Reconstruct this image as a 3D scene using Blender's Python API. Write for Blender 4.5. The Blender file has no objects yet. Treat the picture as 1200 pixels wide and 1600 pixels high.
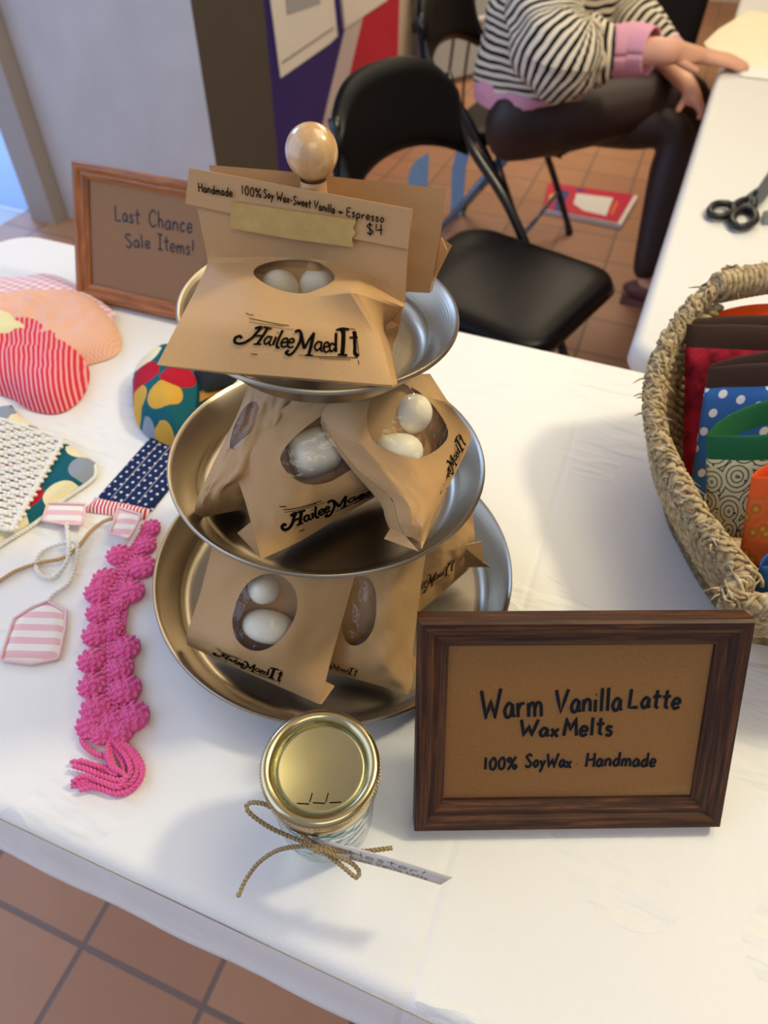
import bpy, bmesh, math, random
import numpy as np
from mathutils import Vector, Matrix, noise
from mathutils.geometry import delaunay_2d_cdt
random.seed(7); rng = np.random.default_rng(7)
C = bpy.context.scene.collection
scene = bpy.context.scene

# ---------------------------------------------------------------- camera, world, lamps, exposure
# world units are metres; z = 0 is the table top, the floor is at FZ
FZ = -0.69
CAM_F, CAM_P, CAM_R, CAM_H = 1058.757, 0.82685, 0.0274, 0.48612
T = -0.34725                                   # heading of the display table
fw_ = np.array([0, math.cos(CAM_P), -math.sin(CAM_P)])
_rt = np.array([1.0, 0, 0]); _up = np.array([0, math.sin(CAM_P), math.cos(CAM_P)])
rt_ = _rt*math.cos(CAM_R) + _up*math.sin(CAM_R)
up_ = -_rt*math.sin(CAM_R) + _up*math.cos(CAM_R)
EYE = np.array([0, 0, CAM_H])
cam = bpy.data.cameras.new('camera'); cam_o = bpy.data.objects.new('camera', cam); C.objects.link(cam_o)
cam.sensor_fit = 'VERTICAL'; cam.sensor_height = 36; cam.sensor_width = 27
cam.lens = CAM_F/1600*36
cam.clip_start = 0.02
m = Matrix.Identity(4)
for i in range(3):
    m[i][0], m[i][1], m[i][2], m[i][3] = rt_[i], up_[i], -fw_[i], EYE[i]
cam_o.matrix_world = m
cam.dof.use_dof = True; cam.dof.focus_distance = 0.42; cam.dof.aperture_fstop = 7.5
scene.camera = cam_o
scene.view_settings.view_transform = 'Standard'; scene.view_settings.look = 'None'
scene.view_settings.gamma = 1; scene.view_settings.use_curve_mapping = False
scene.view_settings.exposure = 0.0
scene.cycles.use_denoising = True
scene.cycles.max_bounces = 10; scene.cycles.transparent_max_bounces = 16
scene.cycles.caustics_reflective = False; scene.cycles.caustics_refractive = False
scene.cycles.sample_clamp_indirect = 6
w = bpy.data.worlds.new('daylight'); scene.world = w; w.use_nodes = True
w.node_tree.nodes['Background'].inputs[0].default_value = (0.60, 0.72, 1.0, 1)
w.node_tree.nodes['Background'].inputs[1].default_value = 0.46

def W(u, v, z): # table-aligned (u along the table, v across it) to world
    return np.array([u*math.cos(T)-v*math.sin(T), u*math.sin(T)+v*math.cos(T), z])

def lamp(name, loc, target, energy, size, col, kind='AREA', sy=None):
    l = bpy.data.lights.new(name, kind); o = bpy.data.objects.new(name, l); C.objects.link(o)
    l.energy = energy; l.color = col
    if kind == 'AREA':
        l.shape = 'RECTANGLE'; l.size = size; l.size_y = sy or size
    o.location = Vector(loc); d = Vector(target)-Vector(loc)
    o.rotation_euler = d.to_track_quat('-Z', 'Y').to_euler()
    return o
WARM = (1.0, 0.91, 0.66)
lamp('ceiling_spot', W(1.05, 1.15, 1.75), W(0.0, 0.35, 0), 21, 0.2, WARM)
lamp('ceiling_panel', W(0.45, 1.1, 1.98), W(0.25, 0.8, 0), 21, 1.3, (1.0, 0.93, 0.66))
lamp('front_fill', W(0.7, -0.7, 1.98), W(0.1, 0.3, 0), 13, 1.3, (1.0, 0.89, 0.62))  # warm fill added behind the camera to brighten the bag fronts
lamp('ceiling_panel_middle', W(0.2, 2.9, 1.98), W(0.1, 2.6, 0), 15, 1.2, (1.0, 0.90, 0.68))
lamp('ceiling_panel_far', W(-0.6, 4.6, 1.95), W(-0.6, 4.4, 0), 46, 1.2, (1.0, 0.84, 0.62))
lamp('daylight_outside', W(-5.0, 4.5, 2.6), W(-4.6, 4.2, FZ), 420, 3.5, (0.62, 0.78, 1.0))
lamp('window_daylight', W(-2.1, -0.2, 0.9), W(-0.6, 1.2, 0.0), 36, 3.2, (0.50, 0.64, 1.0), sy=2.2)

# ---------------------------------------------------------------- pixel rays of the photograph, met with real planes
def ray(px, py): return ((px-600)/CAM_F)*rt_ - ((py-800)/CAM_F)*up_ + fw_
def onz(px, py, z=0.0):
    d = ray(px, py); return EYE + d*((z-CAM_H)/d[2])
def onp(px, py, p0, n, off=0.0):
    n = np.array(n, float); n = n/np.linalg.norm(n); d = ray(px, py)
    return EYE + d*(((np.array(p0, float)+n*off-EYE)@n)/(d@n))

# ---------------------------------------------------------------- materials
def lin(h):
    if isinstance(h, str):
        r = [int(h[i:i+2], 16)/255 for i in (0, 2, 4)]
        return tuple((c/12.92 if c <= .04045 else ((c+.055)/1.055)**2.4) for c in r)+(1,)
    return tuple(h)[:3]+(1,)
class NT:
    def __init__(s, name):
        s.m = bpy.data.materials.new(name); s.m.use_nodes = True; s.t = s.m.node_tree
        s.b = s.t.nodes['Principled BSDF']; s.out = s.t.nodes['Material Output']
        s.tc = s.t.nodes.new('ShaderNodeTexCoord')
    def n(s, k, **kw):
        x = s.t.nodes.new('ShaderNode'+k)
        for a, v in kw.items():
            if a.startswith('i_'):
                key = a[2:]; key = int(key) if key.isdigit() else key.replace('_', ' ')
                if hasattr(v, 'is_output'): s.t.links.new(v, x.inputs[key])
                else: x.inputs[key].default_value = v
            else: setattr(x, a, v)
        return x
    def math(s, op, a, b=None, clamp=False):
        x = s.t.nodes.new('ShaderNodeMath'); x.operation = op; x.use_clamp = clamp
        for i, v in enumerate((a, b)):
            if v is None: continue
            if hasattr(v, 'is_output'): s.t.links.new(v, x.inputs[i])
            else: x.inputs[i].default_value = v
        return x.outputs[0]
    def mix(s, f, a, b):
        x = s.t.nodes.new('ShaderNodeMix'); x.data_type = 'RGBA'
        for sock, v in ((x.inputs[0], f), (x.inputs[6], a), (x.inputs[7], b)):
            if hasattr(v, 'is_output'): s.t.links.new(v, sock)
            else: sock.default_value = v if not isinstance(v, str) else lin(v)
        return x.outputs[2]
    def ramp(s, f, stops, const=False):
        x = s.t.nodes.new('ShaderNodeValToRGB'); e = x.color_ramp.elements
        if const: x.color_ramp.interpolation = 'CONSTANT'
        while len(e) < len(stops): e.new(0.5)
        for i, (p, c) in enumerate(stops): e[i].position = p; e[i].color = lin(c)
        s.t.links.new(f, x.inputs[0]); return x.outputs[0]
    def col(s, v):
        if hasattr(v, 'is_output'): s.t.links.new(v, s.b.inputs['Base Color'])
        else: s.b.inputs['Base Color'].default_value = lin(v)
    def bump(s, h, strength=.3, dist=.001):
        x = s.n('Bump'); x.inputs['Strength'].default_value = strength; x.inputs['Distance'].default_value = dist
        s.t.links.new(h, x.inputs['Height'])
        s.t.links.new(x.outputs[0], s.b.inputs['Normal'])
    def noise(s, scale, detail=3, vec=None, rough=.55):
        x = s.n('TexNoise'); x.inputs['Scale'].default_value = scale; x.inputs['Detail'].default_value = detail
        x.inputs['Roughness'].default_value = rough
        s.t.links.new(vec or s.tc.outputs['Object'], x.inputs['Vector']); return x.outputs['Fac']
    def mapping(s, vec, loc=(0,0,0), rot=(0,0,0), sc=(1,1,1)):
        x = s.n('Mapping'); x.inputs[1].default_value = loc; x.inputs[2].default_value = rot; x.inputs[3].default_value = sc
        s.t.links.new(vec, x.inputs[0]); return x.outputs[0]
    def set(s, rough=.6, metal=0, spec=None, **kw):
        s.b.inputs['Roughness'].default_value = rough; s.b.inputs['Metallic'].default_value = metal
        if spec is not None: s.b.inputs['Specular IOR Level'].default_value = spec
        for k, v in kw.items(): s.b.inputs[k.replace('_', ' ')].default_value = v
        return s.m

def plain(name, col, rough=.6, metal=0, spec=None, bump=None, var=0, vs=20, **kw):
    t = NT(name)
    if var:
        c = lin(col); d = tuple(x*(1-var) for x in c[:3])+(1,); e = tuple(min(1, x*(1+var)) for x in c[:3])+(1,)
        t.col(t.mix(t.noise(vs), d, e))
    else: t.col(col)
    if bump: t.bump(t.noise(bump[0], 4), bump[1], bump[2] if len(bump) > 2 else .001)
    return t.set(rough, metal, spec, **kw)

def m_stripes(name, a, b, axis, pitch, duty=.5, rot=0, uv=False, weave=True, rough=.85):
    t = NT(name); v = t.tc.outputs['UV' if uv else 'Object']
    v = t.mapping(v, rot=(0, 0, rot))
    sep = t.n('SeparateXYZ'); t.t.links.new(v, sep.inputs[0])
    f = t.math('FRACT', t.math('DIVIDE', sep.outputs[axis], pitch))
    t.col(t.mix(t.math('LESS_THAN', f, duty), b, a))
    if weave: t.bump(t.noise(1500, 2), .25, .0005)
    return t.set(rough, 0, .25)

M = {}
def setup_materials():
    # tablecloth: white polyester with its storage fold and faint creases
    t = NT('white_tablecloth'); t.col('f0ece4')
    o = t.tc.outputs['Object']
    sep = t.n('SeparateXYZ'); t.t.links.new(o, sep.inputs[0])
    fold = t.math('SUBTRACT', 1.0, t.math('DIVIDE', t.math('ABSOLUTE', sep.outputs[0]), .0045), True)
    wr = t.n('TexNoise'); wr.inputs['Scale'].default_value = 1; wr.inputs['Detail'].default_value = 3
    t.t.links.new(t.mapping(o, rot=(0, 0, .25), sc=(7, 26, 5)), wr.inputs['Vector'])
    ridg = t.math('SUBTRACT', 1.0, t.math('MULTIPLY', t.math('ABSOLUTE', t.math('SUBTRACT', wr.outputs['Fac'], .5)), 9), True)
    msk = t.math('GREATER_THAN', t.noise(5, 1), .52)
    h = t.math('ADD', t.math('MULTIPLY', fold, -.22), t.math('MULTIPLY', t.math('MULTIPLY', ridg, msk), .45))
    h = t.math('ADD', h, t.math('MULTIPLY', t.noise(1800, 1), .08))
    t.bump(h, 1.0, .0034); M['cloth'] = t.set(.75, 0, .3)
    # brown kraft paper
    t = NT('kraft_paper'); v = t.tc.outputs['Object']
    fib = t.noise(900, 4); big = t.noise(22, 2)
    c = t.mix(fib, 'b88d58', 'cea572'); c = t.mix(t.math('MULTIPLY', big, .5), c, 'c69a66')
    t.col(c); t.bump(t.math('ADD', t.math('MULTIPLY', t.noise(60, 3), 1.0), t.math('MULTIPLY', fib, .12)), .22, .002)
    M['kraft'] = t.set(.62, 0, .35)
    t = NT('kraft_card'); fib = t.noise(500, 5)
    t.col(t.mix(fib, '8f5f28', 'ad7b3e')); M['card'] = t.set(.8, 0, .2)
    M['ink'] = plain('black_marker', '100d0a', .95, spec=.05)
    M['stamp'] = plain('black_stamp_ink', '120f0c', .95, spec=.05)
    t = NT('masking_tape'); t.col(t.mix(t.noise(150, 3), 'b58f45', 'd0ae68')); t.bump(t.noise(400, 3), .2)
    M['tape'] = t.set(.45, 0, .4)
    # clear plastic film
    t = NT('clear_film'); t.t.nodes.remove(t.b)
    tr = t.n('BsdfTransparent'); gl = t.n('BsdfGlossy'); gl.inputs['Roughness'].default_value = .05
    fr = t.n('LayerWeight')
    bp = t.n('Bump'); bp.inputs['Strength'].default_value = .9; bp.inputs['Distance'].default_value = .004
    t.t.links.new(t.noise(55, 3), bp.inputs['Height'])
    t.t.links.new(bp.outputs[0], gl.inputs['Normal']); t.t.links.new(bp.outputs[0], fr.inputs['Normal'])
    ms = t.n('MixShader'); t.t.links.new(t.math('ADD', t.math('MULTIPLY', t.math('POWER', fr.outputs['Facing'], 4), .8), .05, True), ms.inputs[0])
    t.t.links.new(tr.outputs[0], ms.inputs[1]); t.t.links.new(gl.outputs[0], ms.inputs[2])
    t.t.links.new(ms.outputs[0], t.out.inputs[0]); M['film'] = t.m
    def thin_glass(name, tint, refl):
        t = NT(name); t.t.nodes.remove(t.b)
        tr = t.n('BsdfTransparent'); tr.inputs[0].default_value = lin(tint)
        gl = t.n('BsdfGlossy'); gl.inputs['Roughness'].default_value = .03
        fr = t.n('LayerWeight')
        ms = t.n('MixShader'); t.t.links.new(t.math('MULTIPLY', t.math('ADD', t.math('POWER', fr.outputs['Facing'], 5), .015), refl, True), ms.inputs[0])
        t.t.links.new(tr.outputs[0], ms.inputs[1]); t.t.links.new(gl.outputs[0], ms.inputs[2])
        t.t.links.new(ms.outputs[0], t.out.inputs[0]); return t, gl, fr
    t, gl, fr = thin_glass('picture_glass', 'fbfbfb', 1.0); M['glass'] = t.m
    t, gl, fr = thin_glass('window_glass', 'ddeaff', .6); M['wglass'] = t.m
    t, gl, fr = thin_glass('quilted_glass', 'e2f0f2', 2.2)
    bp = t.n('Bump'); bp.inputs['Strength'].default_value = .8; bp.inputs['Distance'].default_value = .003
    t.t.links.new(t.tc.outputs['UV'], bp.inputs['Height'])
    vo = t.n('TexVoronoi'); vo.inputs['Scale'].default_value = 130; t.t.links.new(t.tc.outputs['Object'], vo.inputs['Vector'])
    t.t.links.new(vo.outputs['Distance'], bp.inputs['Height'])
    t.t.links.new(bp.outputs[0], gl.inputs['Normal']); t.t.links.new(bp.outputs[0], fr.inputs['Normal']); M['jar'] = t.m
    # brushed steel: fine rings around the tray's axis
    t = NT('brushed_steel'); t.col('a99c86')
    sep = t.n('SeparateXYZ'); t.t.links.new(t.tc.outputs['Object'], sep.inputs[0])
    rad = t.math('SQRT', t.math('ADD', t.math('POWER', sep.outputs[0], 2), t.math('POWER', sep.outputs[1], 2)))
    n1 = t.n('TexNoise', noise_dimensions='1D'); n1.inputs['Scale'].default_value = 900; n1.inputs['Detail'].default_value = 3
    t.t.links.new(rad, n1.inputs['W']); t.bump(n1.outputs['Fac'], .12, .0006)
    M['steel'] = t.set(.34, 1.0)
    M['gold'] = plain('gold_lid_metal', 'cdbd8e', .2, 1.0, var=.06, vs=60)
    M['goldflat'] = plain('gold_lid_disc', 'b9ad80', .3, 1.0, var=.08, vs=90)
    def wood(name, a, b, c2, rough, spec=.5, sx=5, sy=95):
        t = NT(name); v = t.mapping(t.tc.outputs['UV'], sc=(sx, sy, 1))
        n = t.n('TexNoise'); n.inputs['Scale'].default_value = 4; n.inputs['Detail'].default_value = 6; n.inputs['Distortion'].default_value = .6
        t.t.links.new(v, n.inputs['Vector'])
        v2 = t.mapping(t.tc.outputs['UV'], sc=(sx*9, sy*9, 1)); n2 = t.n('TexNoise'); n2.inputs['Scale'].default_value = 2
        t.t.links.new(v2, n2.inputs['Vector'])
        cc = t.ramp(n.outputs['Fac'], [(.3, a), (.52, b), (.72, c2)])
        pore = t.math('GREATER_THAN', n2.outputs['Fac'], .62)
        t.col(t.mix(t.math('MULTIPLY', pore, .6), cc, a)); t.bump(n2.outputs['Fac'], .15, .0006)
        return t.set(rough, 0, spec)
    M['walnut'] = wood('walnut_stain', '22100a', '44240f', '693e20', .5, .3)
    M['oak'] = wood('oak_stain', '6e3a14', '9a5a24', 'b5743a', .4)
    t = NT('beech_knob'); n = t.n('TexNoise'); n.inputs['Scale'].default_value = 1; n.inputs['Detail'].default_value = 4
    t.t.links.new(t.mapping(t.tc.outputs['Object'], sc=(160, 160, 20)), n.inputs['Vector'])
    t.col(t.ramp(n.outputs['Fac'], [(.3, 'c99a63'), (.7, 'e0b985')])); M['beech'] = t.set(.22, 0, .5, Coat_Weight=.6)
    t = NT('soy_wax'); t.col(t.mix(t.noise(40, 2), 'f4e6c4', 'f8eed6')); M['wax'] = t.set(.4, 0, .4, Subsurface_Weight=.25, Subsurface_Scale=.01)
    # floor: terracotta tiles in the table's direction
    t = NT('terracotta_tiles'); v = t.mapping(t.tc.outputs['Object'], loc=(.055, .132, 0))
    br = t.n('TexBrick'); br.offset = 0; br.squash = 1
    br.inputs['Scale'].default_value = 1; br.inputs['Brick Width'].default_value = .2025; br.inputs['Row Height'].default_value = .2025
    br.inputs['Mortar Size'].default_value = .0045; br.inputs['Mortar Smooth'].default_value = .25; br.inputs['Bias'].default_value = 0
    br.inputs['Color1'].default_value = lin('b38262'); br.inputs['Color2'].default_value = lin('c08f6c'); br.inputs['Mortar'].default_value = lin('77685f')
    t.t.links.new(v, br.inputs['Vector'])
    t.col(t.mix(t.math('MULTIPLY', t.noise(30, 4), .35), br.outputs['Color'], '94694f'))
    t.bump(t.math('SUBTRACT', t.math('MULTIPLY', t.noise(60, 3), .15), br.outputs['Fac']), .5, .003)
    M['tile'] = t.set(.42, 0, .4)
    t = NT('grey_plaster'); t.col(t.mix(t.noise(6, 5), 'b4b0ad', 'cbc8c6')); t.bump(t.noise(14, 5), .3, .004); M['plaster'] = t.set(.8, 0, .2)
    M['plastershade'] = plain('shaded_plaster', '4e463f', .8, var=.08, vs=8, bump=(20, .2, .003))
    M['doorframe'] = plain('grey_door_frame', 'a59a90', .55)
    M['wall'] = plain('cream_wall', 'd9cdbb', .85, var=.04, vs=3)
    M['ceil'] = plain('white_ceiling', 'e6dfd4', .9)
    M['seal'] = plain('black_rubber_seal', '0c0d10', .4)
    M['pave'] = plain('pale_pavement', 'c8ccd2', .9, var=.06, vs=4)
    M['vinyl'] = plain('black_vinyl', '0a0a0c', .36, spec=.15, bump=(220, .12, .001))
    M['blackmetal'] = plain('black_enamel', '0d0d0f', .25, spec=.6)
    M['bluemetal_and_sheen'] = plain('grey_blue_steel_and_sky_sheen', '6c7f9a', .32, .5)
    M['plastictable'] = plain('white_plastic_table', 'd9d6d0', .5)
    M['greysteel'] = plain('grey_steel', '8d939b', .35, .8)
    t = NT('seagrass'); n = t.n('TexNoise'); n.inputs['Scale'].default_value = 1; n.inputs['Detail'].default_value = 4
    t.t.links.new(t.mapping(t.tc.outputs['Object'], sc=(180, 180, 180)), n.inputs['Vector'])
    t.col(t.ramp(n.outputs['Fac'], [(.25, '7d6340'), (.5, 'b39a70'), (.75, 'd4c29c')])); t.bump(t.noise(700, 4), .5, .001)
    M['grass'] = t.set(.7, 0, .3)
    t = NT('jute'); t.col(t.mix(t.noise(400, 4), '8d7550', 'b8a27c')); t.bump(t.noise(900, 3), .5, .0006); M['jute'] = t.set(.8, 0, .2)
    M['cotton'] = plain('white_cotton_cord', 'ece6d8', .9, bump=(900, .4, .0006))
    M['tancord'] = plain('tan_cord', 'c9a276', .9, bump=(900, .4, .0006))
    t = NT('pink_yarn'); t.col(t.mix(t.noise(120, 3), 'dc4587', 'f473aa')); t.bump(t.noise(900, 3), .6, .0008); M['pink'] = t.set(.9, 0, .15, Sheen_Weight=.25)
    M['pinkedge'] = plain('pale_pink_edging', 'e8c3c4', .9, bump=(900, .3, .0005))
    M['crochet'] = plain('white_crochet_yarn', 'f0eadd', .9, bump=(900, .4, .0006))
    M['redstripe'] = m_stripes('red_and_pink_pinstripe', 'd8323e', 'f2a3a8', 0, .0052, .58, rot=-.32)
    M['redband'] = m_stripes('red_and_white_stripe', 'c5202f', 'f3e9e4', 0, .0036, .55)
    M['pinkpale'] = m_stripes('pale_pink_and_cream_stripe', 'e9b9bb', 'ede6dc', 1, .0125, .5)
    def gingham(name, a, b, pitch, rot):
        t = NT(name); v = t.mapping(t.tc.outputs['Object'], rot=(0, 0, rot))
        sep = t.n('SeparateXYZ'); t.t.links.new(v, sep.inputs[0])
        x = t.math('LESS_THAN', t.math('FRACT', t.math('DIVIDE', sep.outputs[0], pitch)), .5)
        y = t.math('LESS_THAN', t.math('FRACT', t.math('DIVIDE', sep.outputs[1], pitch)), .5)
        t.col(t.mix(t.math('MULTIPLY', t.math('ADD', x, y), .5), a, b)); t.bump(t.noise(300, 3), .3, .001); return t.set(.9, 0, .2)
    M['peach'] = gingham('peach_fine_check', 'ecab8b', 'f3c4a8', .0035, .2)
    M['gingham'] = gingham('pink_and_white_check', 'efe2dc', 'df9aa6', .011, .5)
    M['yellow'] = plain('pale_yellow_cotton', 'ece0a8', .9)
    def dots(name, base, dot, scale, thr, rot=.5, rough=.85):
        t = NT(name); vo = t.n('TexVoronoi', voronoi_dimensions='2D'); vo.inputs['Scale'].default_value = scale; vo.inputs['Randomness'].default_value = 0
        t.t.links.new(t.mapping(t.tc.outputs['UV'], rot=(0, 0, rot)), vo.inputs['Vector'])
        t.col(t.mix(t.math('LESS_THAN', vo.outputs['Distance'], thr), base, dot)); t.bump(t.noise(1200, 2), .2, .0005)
        return t.set(rough, 0, .2)
    M['navy'] = dots('navy_pin_dot', '16264f', 'dcdcdc', 125, .17)
    M['bluedot'] = dots('blue_polka_dot', '3a6aa8', 'ece8df', 62, .22, .35)
    t = NT('teal_big_dot_print'); vo = t.n('TexVoronoi', voronoi_dimensions='2D'); vo.inputs['Scale'].default_value = 25; vo.inputs['Randomness'].default_value = .55
    t.t.links.new(t.tc.outputs['UV'], vo.inputs['Vector'])
    sc = t.n('SeparateColor'); t.t.links.new(vo.outputs['Color'], sc.inputs[0])
    dc = t.ramp(sc.outputs[0], [(0, 'd2a03c'), (.3, 'e9dcb0'), (.5, 'b1142c'), (.66, 'd8a845'), (.84, '8e95a0')], True)
    t.col(t.mix(t.math('LESS_THAN', vo.outputs['Distance'], .46), '125a66', dc)); t.bump(t.noise(900, 2), .25, .0005); M['teal'] = t.set(.85, 0, .2)
    M['mustard'] = plain('mustard_cotton', 'b37a1e', .9); M['black_cloth'] = plain('black_cotton', '101311', .95)
    t = NT('dark_red_batik'); t.col(t.ramp(t.noise(60, 5), [(.3, '3d0512'), (.5, '8a1226'), (.75, 'ab2436')])); M['batik'] = t.set(.9, 0, .2)
    M['brown'] = plain('brown_cotton', '3d2417', .9, bump=(500, .3, .001)); M['green'] = plain('green_cotton', '0b5a2c', .85, var=.12, vs=40)
    M['orange'] = plain('orange_cotton', 'ef5a0c', .85, var=.06, vs=60); M['bluecloth'] = plain('blue_cotton', '2f74b5', .85)
    t = NT('cream_scroll_print'); vo = t.n('TexVoronoi', voronoi_dimensions='2D'); vo.inputs['Scale'].default_value = 46; vo.inputs['Randomness'].default_value = .4
    t.t.links.new(t.tc.outputs['UV'], vo.inputs['Vector'])
    ring = t.math('GREATER_THAN', t.math('SINE', t.math('MULTIPLY', vo.outputs['Distance'], 34)), .72)
    lf = t.math('GREATER_THAN', t.noise(230, 2), .66)
    t.col(t.mix(t.math('MAXIMUM', ring, lf), 'c9b888', '26352a')); M['scroll'] = t.set(.85, 0, .2)
    t = NT('orange_floral_print'); vo = t.n('TexVoronoi', voronoi_dimensions='2D'); vo.inputs['Scale'].default_value = 70
    t.t.links.new(t.tc.outputs['UV'], vo.inputs['Vector'])
    t.col(t.ramp(vo.outputs['Distance'], [(.0, 'd99a2a'), (.22, 'a8611c'), (.4, 'd9622a'), (.7, 'c85a26')])); M['floral'] = t.set(.85, 0, .2)
    # person
    M['skin'] = plain('skin', 'e0a587', .5, Subsurface_Weight=.15, Subsurface_Scale=.008)
    M['tights'] = plain('sheer_black_tights', '33211c', .5, bump=(900, .15, .0004))
    t = NT('striped_knit'); sep = t.n('SeparateXYZ'); t.t.links.new(t.tc.outputs['UV'], sep.inputs[0])
    f = t.math('FRACT', t.math('ADD', t.math('DIVIDE', sep.outputs[1], .0215), t.math('MULTIPLY', t.noise(9, 2), .9)))
    t.col(t.mix(t.math('LESS_THAN', f, .45), 'eadcc4', '15120f')); t.bump(t.noise(500, 3), .3, .001); M['striped'] = t.set(.9, 0, .2)
    M['pinkrib'] = plain('pink_ribbed_knit', 'e2a0b2', .9, bump=(400, .3, .001))
    M['hair'] = plain('dark_brown_hair', '2b1a10', .5)
    # display board
    M['navyboard'] = plain('deep_blue_board', '1d1a74', .5); M['whiteboard'] = plain('white_board', 'cfc8cc', .5); M['redboard'] = plain('red_board', 'c3103a', .5)
    M['paper'] = plain('white_paper', 'e9e6df', .8); M['greyprint'] = plain('grey_printed_panel', 'a7abad', .8); M['lineprint'] = plain('grey_printed_line', '8f8b88', .8)
    M['cream_tissue'] = plain('cream_pattern_tissue', 'f0e5c4', .8, var=.05, vs=12); M['magred'] = plain('red_magazine_cover', 'cc1540', .4)
    M['magblue'] = plain('blue_cover_band', '3b3f8c', .4); M['magyellow'] = plain('yellow_cover_badge', 'e6c322', .4); M['magorange'] = plain('orange_cover_print', 'e8763c', .4)
    M['bluereflect'] = plain('pale_blue_reflection', '8fb4d4', .85, var=.06, vs=30)
    M['blacktote'] = plain('black_fabric_bag', '0b0c10', .85)
    M['tag'] = plain('white_tag_card', 'd9d2c8', .7)
    M['pen'] = plain('grey_pencil_ink', '4a4540', .7)
    M['scissorsteel'] = plain('scissor_steel', 'a9c3d8', .25, 1.0); M['handleplastic'] = plain('black_handle_plastic', '101012', .4)
    M['oaktan'] = plain('tan_wood_panel', 'b48a58', .6, var=.06, vs=5)
setup_materials()

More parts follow.
